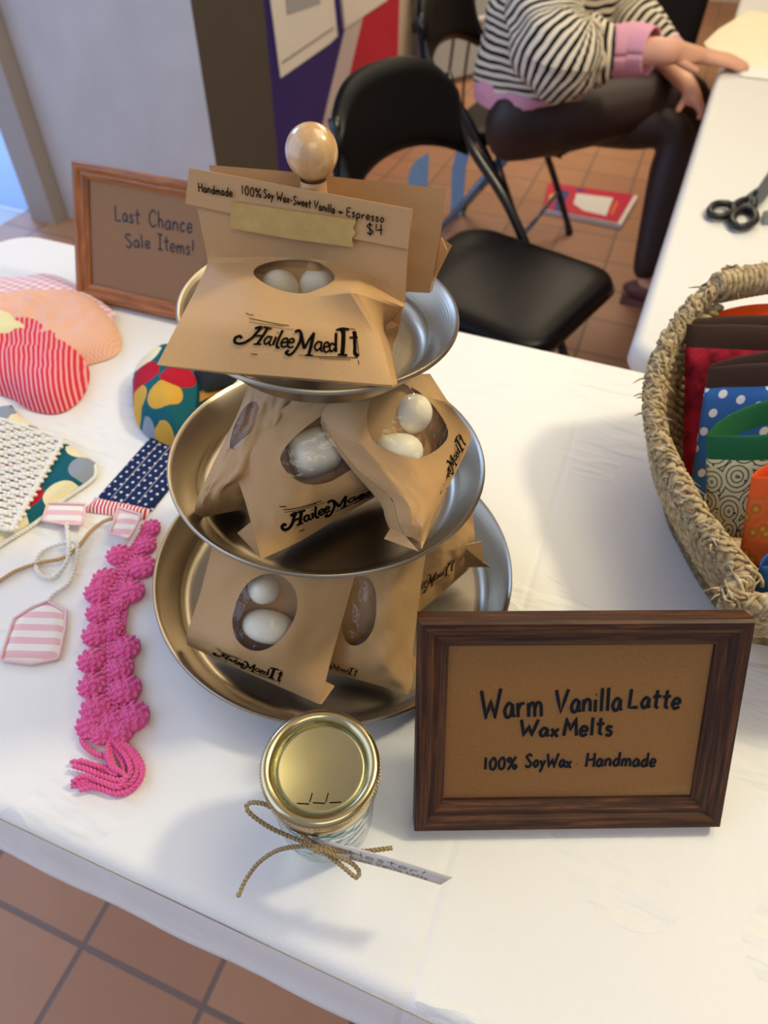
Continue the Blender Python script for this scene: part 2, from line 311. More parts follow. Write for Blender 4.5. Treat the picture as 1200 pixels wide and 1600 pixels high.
# ---------------------------------------------------------------- mesh helpers
class MB:
    def __init__(s): s.v = []; s.f = []; s.uv = []; s.mi = []
    def add(s, vs, fs, uvs=None, mi=0):
        k = len(s.v); s.v += [tuple(map(float, p)) for p in vs]
        for i, f in enumerate(fs):
            s.f.append([a+k for a in f]); s.mi.append(mi)
            s.uv.append(uvs[i] if uvs is not None else None)
        return s
    def box(s, c, size, R=None, mi=0):
        x, y, z = [a/2 for a in size]
        vs = [np.array(p, float) for p in [(-x,-y,-z),(x,-y,-z),(x,y,-z),(-x,y,-z),(-x,-y,z),(x,-y,z),(x,y,z),(-x,y,z)]]
        if R is not None: vs = [R@p for p in vs]
        return s.add([p+np.array(c) for p in vs], [(0,3,2,1),(4,5,6,7),(0,1,5,4),(1,2,6,5),(2,3,7,6),(3,0,4,7)], None, mi)
    def tube(s, path, r, n=8, closed=False, caps=True, mi=0, flat=None):
        P = np.array(path, float); m_ = len(P); R = np.full(m_, r, float) if np.isscalar(r) else np.array(r, float)
        if closed: tn = np.roll(P, -1, 0)-np.roll(P, 1, 0)
        else: tn = np.gradient(P, axis=0)
        tn /= (np.linalg.norm(tn, axis=1, keepdims=True)+1e-12)
        a = np.cross(tn[0], [0, 0, 1]);
        if np.linalg.norm(a) < .1: a = np.cross(tn[0], [0, 1, 0])
        a /= np.linalg.norm(a); vs = []; uvs = []
        L = np.concatenate([[0], np.cumsum(np.linalg.norm(np.diff(P, axis=0), axis=1))])
        for i in range(m_):
            a = a-tn[i]*(a@tn[i]); a /= (np.linalg.norm(a)+1e-12); b = np.cross(tn[i], a)
            if flat is not None:
                fn = np.array(flat, float); b2 = fn-tn[i]*(fn@tn[i]); b2 /= np.linalg.norm(b2)+1e-12; a2 = np.cross(b2, tn[i])
            for k in range(n):
                th = 2*math.pi*k/n
                if flat is not None: vs.append(P[i]+R[i]*(a2*math.cos(th)+b2*math.sin(th)*.25))
                else: vs.append(P[i]+R[i]*(a*math.cos(th)+b*math.sin(th)))
        fs = []
        for i in range(m_ if closed else m_-1):
            j = (i+1) % m_
            for k in range(n):
                l = (k+1) % n; fs.append((i*n+k, i*n+l, j*n+l, j*n+k))
                uvs.append([(k/n, L[i]), ((k+1)/n, L[i]), ((k+1)/n, L[min(j, m_-1)]), (k/n, L[min(j, m_-1)])])
        if caps and not closed:
            fs.append(tuple(range(n-1, -1, -1))); fs.append(tuple(range((m_-1)*n, m_*n))); uvs += [None, None]
        return s.add(vs, fs, uvs, mi)
    def lathe(s, prof, n=64, c=(0, 0, 0), mi=0):
        vs = []; fs = []; uvs = []
        for r, z in prof:
            for k in range(n):
                th = 2*math.pi*k/n; vs.append((c[0]+r*math.cos(th), c[1]+r*math.sin(th), c[2]+z))
        for i in range(len(prof)-1):
            for k in range(n):
                l = (k+1) % n; fs.append((i*n+k, i*n+l, (i+1)*n+l, (i+1)*n+k))
        return s.add(vs, fs, None, mi)
    def ell(s, c, r, n=8, R=None, mi=0):
        vs = []; fs = []; m_ = max(4, n//2+1)
        for i in range(m_+1):
            ph = math.pi*i/m_
            for k in range(n):
                th = 2*math.pi*k/n
                p = np.array([r[0]*math.sin(ph)*math.cos(th), r[1]*math.sin(ph)*math.sin(th), r[2]*math.cos(ph)])
                if R is not None: p = R@p
                vs.append(p+np.array(c))
        for i in range(m_):
            for k in range(n):
                l = (k+1) % n; fs.append((i*n+k, (i+1)*n+k, (i+1)*n+l, i*n+l))
        return s.add(vs, fs, None, mi)
    def grid(s, P, uv=None, mi=0, flip=False):
        P = np.array(P); a, b = P.shape[:2]; fs = []; uvs = []
        for i in range(a-1):
            for j in range(b-1):
                q = [(i, j), (i, j+1), (i+1, j+1), (i+1, j)]
                if flip: q = q[::-1]
                fs.append([x*b+y for x, y in q])
                uvs.append([uv(x/(a-1), y/(b-1)) if uv else (y/(b-1), x/(a-1)) for x, y in q])
        return s.add(P.reshape(-1, 3), fs, uvs, mi)
    def build(s, name, mat, parent=None, smooth=True, local=False, sharp=None, mods=()):
        me = bpy.data.meshes.new(name); vs = s.v
        root = parent
        while root is not None and root.parent is not None: root = root.parent
        if root is not None and not local:
            inv = root.matrix_world.inverted(); vs = [tuple(inv @ Vector(p)) for p in vs]
        me.from_pydata(vs, [], s.f); me.update()
        mats = mat if isinstance(mat, (list, tuple)) else [mat]
        for m_ in mats: me.materials.append(M[m_] if isinstance(m_, str) else m_)
        if any(u is not None for u in s.uv):
            lay = me.uv_layers.new(name='UVMap')
            for p, u in zip(me.polygons, s.uv):
                if u is not None:
                    for li, c in zip(p.loop_indices, u): lay.data[li].uv = c
        for p, k in zip(me.polygons, s.mi): p.material_index = k; p.use_smooth = smooth
        if smooth and sharp is not None: me.set_sharp_from_angle(angle=math.radians(sharp))
        o = bpy.data.objects.new(name, me); C.objects.link(o)
        if parent is not None: o.parent = parent
        for md in mods:
            x = o.modifiers.new(md[0].lower(), md[0])
            for k, v in md[1].items(): setattr(x, k, v)
        return o
BEV = lambda wd, sg=3: ('BEVEL', dict(width=wd, segments=sg, limit_method='ANGLE', angle_limit=math.radians(40)))
SOL = lambda th, off=0: ('SOLIDIFY', dict(thickness=th, offset=off))
SUB = lambda l=2: ('SUBSURF', dict(levels=l, render_levels=l))

def tag(o, label, cat, group=None):
    o['label'] = label; o['category'] = cat
    if group: o['group'] = group
    return o
def thing(name, label, cat, loc=(0, 0, 0), rotz=0, group=None, mat=None):
    o = bpy.data.objects.new(name, None); C.objects.link(o); o.empty_display_size = .05
    o.matrix_world = mat if mat is not None else Matrix.Translation(Vector(loc)) @ Matrix.Rotation(rotz, 4, 'Z')
    return tag(o, label, cat, group)
def struct(o): o['kind'] = 'structure'; return o
def copy_tree(o, parent=None):
    c = o.copy(); C.objects.link(c)
    if parent is not None: c.parent = parent
    for ch in list(o.children): copy_tree(ch, c)
    return c

def cr(pts, k=8, closed=False):          # Catmull-Rom through points
    P = [np.array(p, float) for p in pts]; n = len(P); out = []
    if n < 3 and not closed: return [P[0]+(P[1]-P[0])*i/k for i in range(k+1)]
    for i in range(n if closed else n-1):
        if closed: a, b, c, d = P[(i-1) % n], P[i], P[(i+1) % n], P[(i+2) % n]
        else:
            b, c = P[i], P[i+1]; a = P[i-1] if i > 0 else 2*b-c; d = P[i+2] if i+2 < n else 2*c-b
        for j in range(k):
            t = j/k; out.append(.5*((2*b)+(-a+c)*t+(2*a-5*b+4*c-d)*t*t+(-a+3*b-3*c+d)*t**3))
    if not closed: out.append(P[-1])
    return out
def twist(path, r, strands=2, pitch=.012, closed=False, n=6, mb=None, offs=None):
    mb = mb or MB(); P = np.array(path, float); L = np.concatenate([[0], np.cumsum(np.linalg.norm(np.diff(P, axis=0), axis=1))])
    tot = L[-1] + (np.linalg.norm(P[0]-P[-1]) if closed else 0)
    if closed: P = np.vstack([P, P[:1]]); L = np.append(L, tot)
    m_ = max(8, int(tot/pitch*8)); s_ = np.linspace(0, tot, m_+1)
    if closed: s_ = s_[:-1]
    Q = np.stack([np.interp(s_, L, P[:, k]) for k in range(3)], 1)
    tn = (np.roll(Q, -1, 0)-np.roll(Q, 1, 0)) if closed else np.gradient(Q, axis=0)
    tn /= np.linalg.norm(tn, axis=1, keepdims=True)+1e-12
    ref = np.tile(np.array([0, 0, 1.0]), (len(Q), 1)); bad = np.abs(tn[:, 2]) > .95; ref[bad] = [0, 1, 0]
    a = np.cross(tn, ref); a /= np.linalg.norm(a, axis=1, keepdims=True); b = np.cross(tn, a)
    turns = round(tot/pitch) if closed else tot/pitch
    for k in range(strands):
        ph = 2*math.pi*(turns*s_/tot + k/strands)
        mb.tube(Q+(a*np.cos(ph)[:, None]+b*np.sin(ph)[:, None])*r*.85, r, n, closed)
    return mb

def pillow(name, outline, h, mat, parent=None, z0=0.001, pw=.5, step=.006, wrinkle=.0, uvscale=1, tilt=None, bottom=True, puff=None, seed=0, mods=(), sub=None):
    # a stuffed or flat piece of cloth: outline in world xy, domed by the distance from its edge
    ol = [np.array(p[:2], float) for p in outline]; ol = [np.array(p) for p in cr(ol, sub, True)] if sub else ol
    n = len(ol); A = np.array(ol); lo = A.min(0); hi = A.max(0); pts = [Vector(p) for p in ol]
    def inside(p):
        c = False; j = n-1
        for i in range(n):
            if (ol[i][1] > p[1]) != (ol[j][1] > p[1]) and p[0] < (ol[j][0]-ol[i][0])*(p[1]-ol[i][1])/(ol[j][1]-ol[i][1])+ol[i][0]: c = not c
            j = i
        return c
    B = np.roll(A, -1, 0); E_ = B-A; EL = (E_**2).sum(1)+1e-12
    def dist(p):
        t = np.clip(((p-A)*E_).sum(1)/EL, 0, 1); return np.sqrt(((A+E_*t[:, None]-p)**2).sum(1)).min()
    y = lo[1]; r = 0
    while y < hi[1]:
        x = lo[0]+(step/2 if r % 2 else 0)
        while x < hi[0]:
            p = np.array([x, y])
            if inside(p) and dist(p) > step*.5: pts.append(Vector(p))
            x += step
        y += step*.87; r += 1
    res = delaunay_2d_cdt(pts, [(i, (i+1) % n) for i in range(n)], [], 0, 1e-7)
    vs, fs = res[0], res[2]; V2 = np.array([list(v) for v in vs]); D = np.array([dist(p) for p in V2]); dm = max(D.max(), 1e-6)
    edge = D < 1e-6; top = []
    for p, d in zip(V2, D):
        t = min(1, d/(puff or dm)); z = h*(1-(1-t)**2)**pw
        if wrinkle: z += wrinkle*t*(noise.noise(Vector((p[0]*45+seed, p[1]*45, seed)))+.6*noise.noise(Vector((p[0]*110+seed, p[1]*60, 3.1))))
        zz = z0+z
        if tilt: zz += tilt(p)
        top.append((p[0], p[1], zz))
    F = [f for f in fs if inside(V2[list(f)].mean(0))]
    def up(f):
        a, b, c = (V2[i] for i in f[:3]); return (b-a)[0]*(c-a)[1]-(b-a)[1]*(c-a)[0] > 0
    F = [tuple(f) if up(f) else tuple(reversed(f)) for f in F]
    mb = MB(); uvl = [[(V2[i][0]*uvscale, V2[i][1]*uvscale) for i in f] for f in F]
    mb.add(top, F, uvl)
    if bottom:
        bot = [(p[0], p[1], z0+(tilt(p) if tilt else 0)-.0004) for p in V2]
        k = len(mb.v); mb.v += bot
        for f, u in zip(F, uvl): mb.f.append([i+k for i in reversed(f)]); mb.uv.append(list(reversed(u))); mb.mi.append(0)
    return mb.build(name, mat, parent, mods=mods)

# ---------------------------------------------------------------- handwriting
def _s(*p): return ('s', p)
G = {
'H': (.62, [[(.06,1),(.03,0)],[(.55,1),(.56,0)],[(.03,.5),(.55,.54)]]), 'W': (.95, [[(0,1.05),(.22,0),(.45,.7),(.62,0),(.9,1.1)]]),
'V': (.66, [[(0,1),(.25,0),(.6,1.02)]]), 'L': (.55, [[(.06,1),(.05,.03),(.5,.05)]]),
'S': (.58, [_s((.5,.86),(.3,1),(.08,.8),(.3,.52),(.5,.25),(.28,0),(.03,.14))]), 'C': (.62, [_s((.56,.82),(.36,1),(.08,.7),(.06,.28),(.3,0),(.58,.16))]),
'I': (.5, [[(.25,1),(.25,0)],[(.03,1),(.46,1)],[(.03,0),(.47,0)]]), 'E': (.54, [[(.48,1),(.08,.97),(.07,.02),(.5,.02)],[(.08,.52),(.4,.54)]]),
'M': (.75, [[(.03,0),(.12,1),(.36,.3),(.6,1),(.7,0)]]), 'B': (.55, [[(.06,1),(.06,0)],_s((.06,1),(.4,.9),(.35,.58),(.08,.54)),_s((.08,.54),(.5,.4),(.42,.05),(.06,0))]),
'a': (.5, [_s((.4,.46),(.22,.55),(.04,.28),(.14,.02),(.32,.1),(.41,.46)),[(.41,.5),(.42,.12),(.5,.02)]]), 'n': (.48, [[(.05,.52),(.06,0)],_s((.06,.3),(.2,.52),(.36,.46),(.4,.2),(.41,0))]),
'd': (.5, [_s((.4,.42),(.22,.52),(.04,.25),(.15,.02),(.32,.08),(.41,.4)),[(.42,1),(.42,0)]]), 'm': (.72, [[(.05,.52),(.06,0)],_s((.06,.3),(.18,.52),(.31,.46),(.34,.2),(.34,0)),_s((.34,.3),(.46,.52),(.6,.46),(.64,.2),(.65,0))]),
'e': (.46, [_s((.05,.27),(.38,.3),(.34,.5),(.16,.53),(.04,.25),(.16,.01),(.42,.1))]), 'o': (.46, [_s((.22,.53),(.05,.3),(.18,.01),(.38,.2),(.34,.48),(.2,.53))]),
'y': (.48, [[(.03,.52),(.2,.1)],[(.42,.54),(.08,-.38)]]), 'x': (.44, [[(.02,.52),(.4,0)],[(.4,.54),(.02,0)]]), 'w': (.64, [[(0,.52),(.14,0),(.29,.4),(.42,0),(.6,.54)]]),
't': (.42, [[(.2,.95),(.2,.08),(.34,.02)],[(.0,.6),(.42,.64)]]), 'i': (.2, [[(.08,.52),(.09,0)],[(.08,.74),(.1,.76)]]), 'l': (.22, [[(.09,1),(.1,0)]]),
'p': (.48, [[(.06,.52),(.05,-.4)],_s((.06,.4),(.25,.54),(.41,.26),(.22,0),(.06,.1))]), 'r': (.4, [[(.05,.52),(.06,0)],_s((.06,.28),(.18,.48),(.36,.5))]),
's': (.4, [_s((.34,.46),(.14,.53),(.08,.36),(.3,.2),(.22,.0),(.02,.06))]), 'c': (.44, [_s((.38,.44),(.2,.54),(.04,.25),(.18,0),(.4,.1))]), 'h': (.48, [[(.06,1),(.06,0)],_s((.06,.3),(.2,.52),(.36,.44),(.4,.2),(.41,0))]),
'1': (.26, [[(.1,1),(.1,0)]]), '0': (.5, [_s((.24,1),(.05,.6),(.12,.08),(.34,.05),(.44,.5),(.36,.95),(.22,1))]), '4': (.55, [[(.1,1),(.04,.45),(.5,.48)],[(.42,1),(.4,0)]]),
'%': (.72, [_s((.16,1),(.03,.8),(.16,.6),(.28,.8),(.16,1)),[(.6,1.05),(.1,-.05)],_s((.54,.4),(.42,.2),(.54,0),(.66,.2),(.54,.4))]),
'$': (.55, [_s((.46,.82),(.26,.95),(.08,.75),(.28,.5),(.46,.26),(.26,.05),(.05,.18)),[(.27,1.12),(.25,-.12)]]), '+': (.5, [[(.22,.62),(.22,.1)],[(.02,.36),(.42,.38)]]),
'-': (.42, [[(.04,.4),(.36,.42)]]), '!': (.24, [[(.12,1),(.1,.28)],[(.09,.03),(.1,.0)]]), '·': (.3, [[(.12,.3),(.14,.32)]]), ' ': (.34, []), '_': (.6, [[(0,0),(.55,0)]]), '/': (.35, [[(.02,0),(.26,.8)]]),
}
def strokes_of(text, jit=.02):
    out = []; x = 0
    for ch in text:
        wd, st = G[ch]; dy = random.uniform(-jit, jit)*1.6
        for s in st:
            pts = s[1] if s[0] == 's' else s
            pl = [(x+a+random.uniform(-jit, jit)*.4, b+dy) for a, b in pts]
            if s[0] == 's': pl = [tuple(p) for p in cr(pl, 5)]
            out.append(pl)
        x += wd+.1
    return out, x-.1
def ink_lines(mb, lines, fmap, r, nseg=6, dens=None):
    for pl in lines:
        P = []
        for a, b in zip(pl[:-1], pl[1:]):
            k = dens or 2
            for j in range(k): P.append((a[0]+(b[0]-a[0])*j/k, a[1]+(b[1]-a[1])*j/k))
        P.append(pl[-1]); Q = [fmap(*p) for p in P]
        mb.tube([q[0] for q in Q], r, nseg, flat=Q[len(Q)//2][1])
def write(mb, text, A, B, cap, N, r):
    # baseline from A to B (points), capital height cap, on a plane with normal N
    A, B, N = np.array(A), np.array(B), np.array(N, float); N /= np.linalg.norm(N)
    st, tot = strokes_of(text); X = (B-A)/tot; Y = np.cross(N, X/np.linalg.norm(X))*cap
    ink_lines(mb, st, lambda a, b: (A+X*a+Y*b+N*.0003, N), r)
LOGO = [  # hand-cut block letters, in units of the stamp: (points, width)
 ([(360,402),(385,393),(372,420),(360,445),(335,468),(308,470),(298,452),(312,440),(324,449)],5.5),([(410,396),(402,430),(392,466)],6),([(392,392),(428,396)],3.5),([(378,467),(408,466)],3.5),([(362,434),(404,428)],4),
 ([(438,434),(424,430),(415,448),(424,464),(438,448)],4),([(439,428),(438,460),(448,467)],4),([(456,428),(453,466)],5),([(457,408),(457,411)],4.5),([(474,398),(468,440),(470,470),(482,474)],5),
 ([(484,452),(505,446),(500,432),(487,436),(483,456),(494,470),(508,464)],4),([(511,450),(531,446),(526,432),(514,436),(509,456),(520,470),(534,464)],4),
 ([(526,402),(541,394),(552,408),(555,440),(545,475),(528,500),(511,492),(520,482)],5.5),([(552,404),(566,440),(578,470)],6),([(578,470),(590,430),(606,398)],5),([(604,400),(602,450),(598,492)],6.5),([(584,496),(614,494)],3.5),
 ([(642,438),(626,436),(616,455),(626,472),(642,456)],4),([(643,434),(643,468),(652,474)],4),([(655,456),(676,450),(670,436),(658,441),(653,460),(664,476),(680,468)],4),
 ([(702,446),(688,440),(680,458),(690,473),(702,458)],4),([(708,398),(707,440),(708,474)],5.5),([(743,380),(740,430),(735,482)],9),([(714,384),(745,376),(778,380)],5),([(716,484),(757,484)],4.5),
 ([(796,388),(792,440),(790,474),(804,486)],7),([(772,414),(810,412)],4),
 ([(330,361),(420,368),(502,374)],1.5),([(332,376),(400,379),(480,379)],1),([(312,340),(330,344),(348,344)],1.5),([(610,498),(700,494),(800,492)],1.5),([(640,504),(770,501)],1),([(383,509),(408,511)],1.6),([(806,392),(806,484)],1.3),([(560,500),(580,496)],1),([(802,500),(803,520)],1.3),([(780,376),(808,378)],1.2),([(400,388),(520,392)],.8)]
LOGO_LET = [([tuple(p) for p in cr(a, 4)] if len(a) > 2 else list(a), b) for a, b in LOGO]

# ================================================================ THE ROOM
def wbox(name, u0, u1, v0, v1, z0, z1, mat):
    mb = MB(); R = np.array([[math.cos(T), -math.sin(T), 0], [math.sin(T), math.cos(T), 0], [0, 0, 1]])
    mb.box(W((u0+u1)/2, (v0+v1)/2, (z0+z1)/2), (u1-u0, v1-v0, z1-z0), R)
    return struct(mb.build(name, mat, None, smooth=False))
fl = MB(); fl.box((.61, 0, -.02), (6.9, 11, .04)); fo = fl.build('floor', 'tile', None, smooth=False)
fo.matrix_world = Matrix.Translation(Vector(W(0.6, 2.4, FZ))) @ Matrix.Rotation(T, 4, 'Z'); struct(fo)
wbox('ceiling', -2.6, 4.4, -1.2, 7.2, 2.05, 2.12, 'ceil')
wbox('wall_left', -2.05, -1.345, 2.0, 2.42, FZ, 2.05, 'plaster')
wl = bpy.data.objects['wall_left']; wl.data.materials.append(M['plastershade'])
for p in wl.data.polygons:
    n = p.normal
    if n.x*math.cos(T)+n.y*math.sin(T) > .7: p.material_index = 1     # shade on the pillar's side put into its colour: taupe
wbox('wall_west', -1.6, -1.42, 2.42, 7.2, FZ, 2.05, 'wall')
wbox('wall_back', -1.6, 4.4, 7.2, 7.35, FZ, 2.05, 'wall')
wbox('wall_right', 4.4, 4.5, -1.2, 7.2, FZ, 2.05, 'wall')
wbox('trim_1', -2.16, -2.052, 1.93, 2.05, FZ, 2.05, 'doorframe')
wbox('trim_2', -2.19, -2.16, 1.96, 2.03, FZ, 2.05, 'seal')
wbox('window_1', -4.2, -2.19, 1.985, 1.995, FZ, 2.05, 'wglass')
wbox('ground_outside', -9, -2.25, -3, 12, FZ-.06, FZ-.01, 'pave')

# ================================================================ TABLES
def rrect(x0, x1, y0, y1, r, n=8):
    out = []
    for cx, cy, a0 in ((x1-r, y1-r, 0), (x0+r, y1-r, 90), (x0+r, y0+r, 180), (x1-r, y0+r, 270)):
        for i in range(n+1):
            a = math.radians(a0+90*i/n); out.append((cx+r*math.cos(a), cy+r*math.sin(a)))
    return out
def slab(mb, x0, x1, y0, y1, r, zt, zb, er, close=True):
    loops = []
    for k in range(7):
        a = math.pi/2*k/6; ins = er*(1-math.sin(a)); loops.append((ins, zt-er*(1-math.cos(a))))
    prof = loops+[(0, zb+er*.5), (er*.3, zb)]
    vs = []; n = len(rrect(x0, x1, y0, y1, r))
    for ins, z in prof: vs += [(x, y, z) for x, y in rrect(x0+ins, x1-ins, y0+ins, y1-ins, max(.004, r-ins))]
    fs = [[i*n+k, (i+1)*n+k, (i+1)*n+(k+1) % n, i*n+(k+1) % n] for i in range(len(prof)-1) for k in range(n)]
    fs.append(list(range(n)));
    if close: fs.append(list(range((len(prof)-1)*n+n-1, (len(prof)-1)*n-1, -1)))
    mb.add(vs, fs); return mb
def table(name, label, ctr, rot, L, Wd, r, top, leg):
    t = thing(name, label, 'table', (ctr[0], ctr[1], FZ), rot)
    slab(MB(), -L/2, L/2, -Wd/2, Wd/2, r, -FZ-top, -FZ-top-.042, .016).build('tabletop', 'plastictable', t, local=True, sharp=60)
    for sx in (-1, 1):
        x = sx*(L/2-.22)
        for sy in (-1, 1):
            MB().tube([(x, sy*(Wd/2-.21), -FZ-top-.05), (x+sx*.03, sy*(Wd/2-.19), 0)], .013, 10).build('leg', leg, t, local=True)
        MB().tube([(x+sx*.016, -(Wd/2-.2), .3), (x+sx*.016, Wd/2-.2, .3)], .009, 8).build('crossbar', leg, t, local=True)
    return t
c1 = W(0, .4105, 0)
table('folding_table', 'long folding table under the white cloth that holds the tiered stand', c1, T, 1.79, .69, .05, .004, 'greysteel')
cl = MB(); slab(cl, -.9, .9, -.3525, .3525, .06, 0, -.018, .014, close=False)
# skirt of the fitted cloth, gathered by its elastic hem
rr = rrect(-.9, .9, -.3525, .3525, .06, 8); dense = []
for i, p in enumerate(rr):
    q_ = rr[(i+1) % len(rr)]; k = max(1, int(math.dist(p, q_)/.02))
    dense += [(p[0]+(q_[0]-p[0])*j/k, p[1]+(q_[1]-p[1])*j/k) for j in range(k)]
n = len(dense); vs = []; fs = []
A_ = np.array(dense); tn = np.roll(A_, -1, 0)-np.roll(A_, 1, 0); tn /= np.linalg.norm(tn, axis=1, keepdims=True); nr = np.stack([tn[:, 1], -tn[:, 0]], 1)
for k, (off, z) in enumerate(((0, -.008), (.0015, -.02), (.003, -.045), (.004, -.07), (.0075, -.083), (.009, -.088), (.006, -.092), (.001, -.088))):
    for i in range(n):
        wv = .0006*math.sin(i*1.15)*max(0, k-2)/3
        p = A_[i]+nr[i]*(off+wv); vs.append((p[0], p[1], z))
for k in range(7):
    for i in range(n): fs.append((k*n+i, (k+1)*n+i, (k+1)*n+(i+1) % n, k*n+(i+1) % n))
cl.add(vs, fs)
clo = cl.build('tablecloth', 'cloth', None, sharp=70)
clo.matrix_world = Matrix.Translation(Vector(c1)) @ Matrix.Rotation(T, 4, 'Z')
tag(clo, 'white fitted tablecloth with a centre fold on the front display table', 'tablecloth')
T2 = T-.036
def W2(u, v, z): # along the side table's own edge
    o = W(.036, .79, 0); return np.array([o[0]+u*math.cos(T2)-v*math.sin(T2), o[1]+u*math.sin(T2)+v*math.cos(T2), z])
t2 = table('folding_table', 'bare white table by the seated person, with scissors lying on it', W2(.38, .93, 0), T2+math.pi/2, 1.84, .76, .035, 0, 'greysteel')
t3 = copy_tree(t2); t3.location = Vector(W2(.38, 2.80, FZ)); t3['label'] = 'far white table continuing beyond the pile of cream tissue'

# ================================================================ TIERED STAND
AX = np.array([-.04102, .36077])
st = thing('tiered_stand', 'three-tier brushed steel tray stand with a round wooden knob', 'tray stand', (AX[0], AX[1], 0))
def tray(zr, r, depth, tx=0, ty=0):
    t_ = .0012; pr = []
    rb = r-.016
    inner = [(0.0075, zr-depth), (rb-.012, zr-depth)]
    for k in range(1, 7):
        a = math.pi/2*k/6; inner.append((rb-.012+.012*math.sin(a)*1.0, zr-depth+.010*(1-math.cos(a))))
    inner += [(r-.004, zr-.0025), (r-.0022, zr-.0006), (r-.0010, zr), (r, zr-.0008), (r+.0002, zr-.0022), (r-.0012, zr-.0034)]
    outer = [(rb+.0014, zr-depth+.010), (rb-.002, zr-depth+.002), (rb-.012, zr-depth-t_), (.0075, zr-depth-t_)]
    mb = MB().lathe(inner+outer, 128)
    mb.v = [(x, y, z+tx*x+ty*y) for x, y, z in mb.v]
    return mb.build('tray', 'steel', st, local=True, sharp=50)
tray(.035, .1505, .033); tray(.1556, .1128, .028, -.0271, -.021); tray(.2738, .0826, .024, -.0548, .0072)
MB().lathe([(0, .002), (.0075, .002), (.0075, .2), (.0072, .336), (.0068, .345)], 24).build('post', 'beech', st, local=True)
kb = []
for i in range(25):
    a = math.pi*i/24; kb.append((.0132*math.sin(a), .3582-.0132*math.cos(a)))
kb[0] = (.005, .3455)
MB().lathe(kb, 48).build('knob', 'beech', st, local=True)
MB().lathe([(.0, -.0), (.02, 0), (.02, .0025), (.006, .004)], 32).build('foot', 'steel', st, local=True)

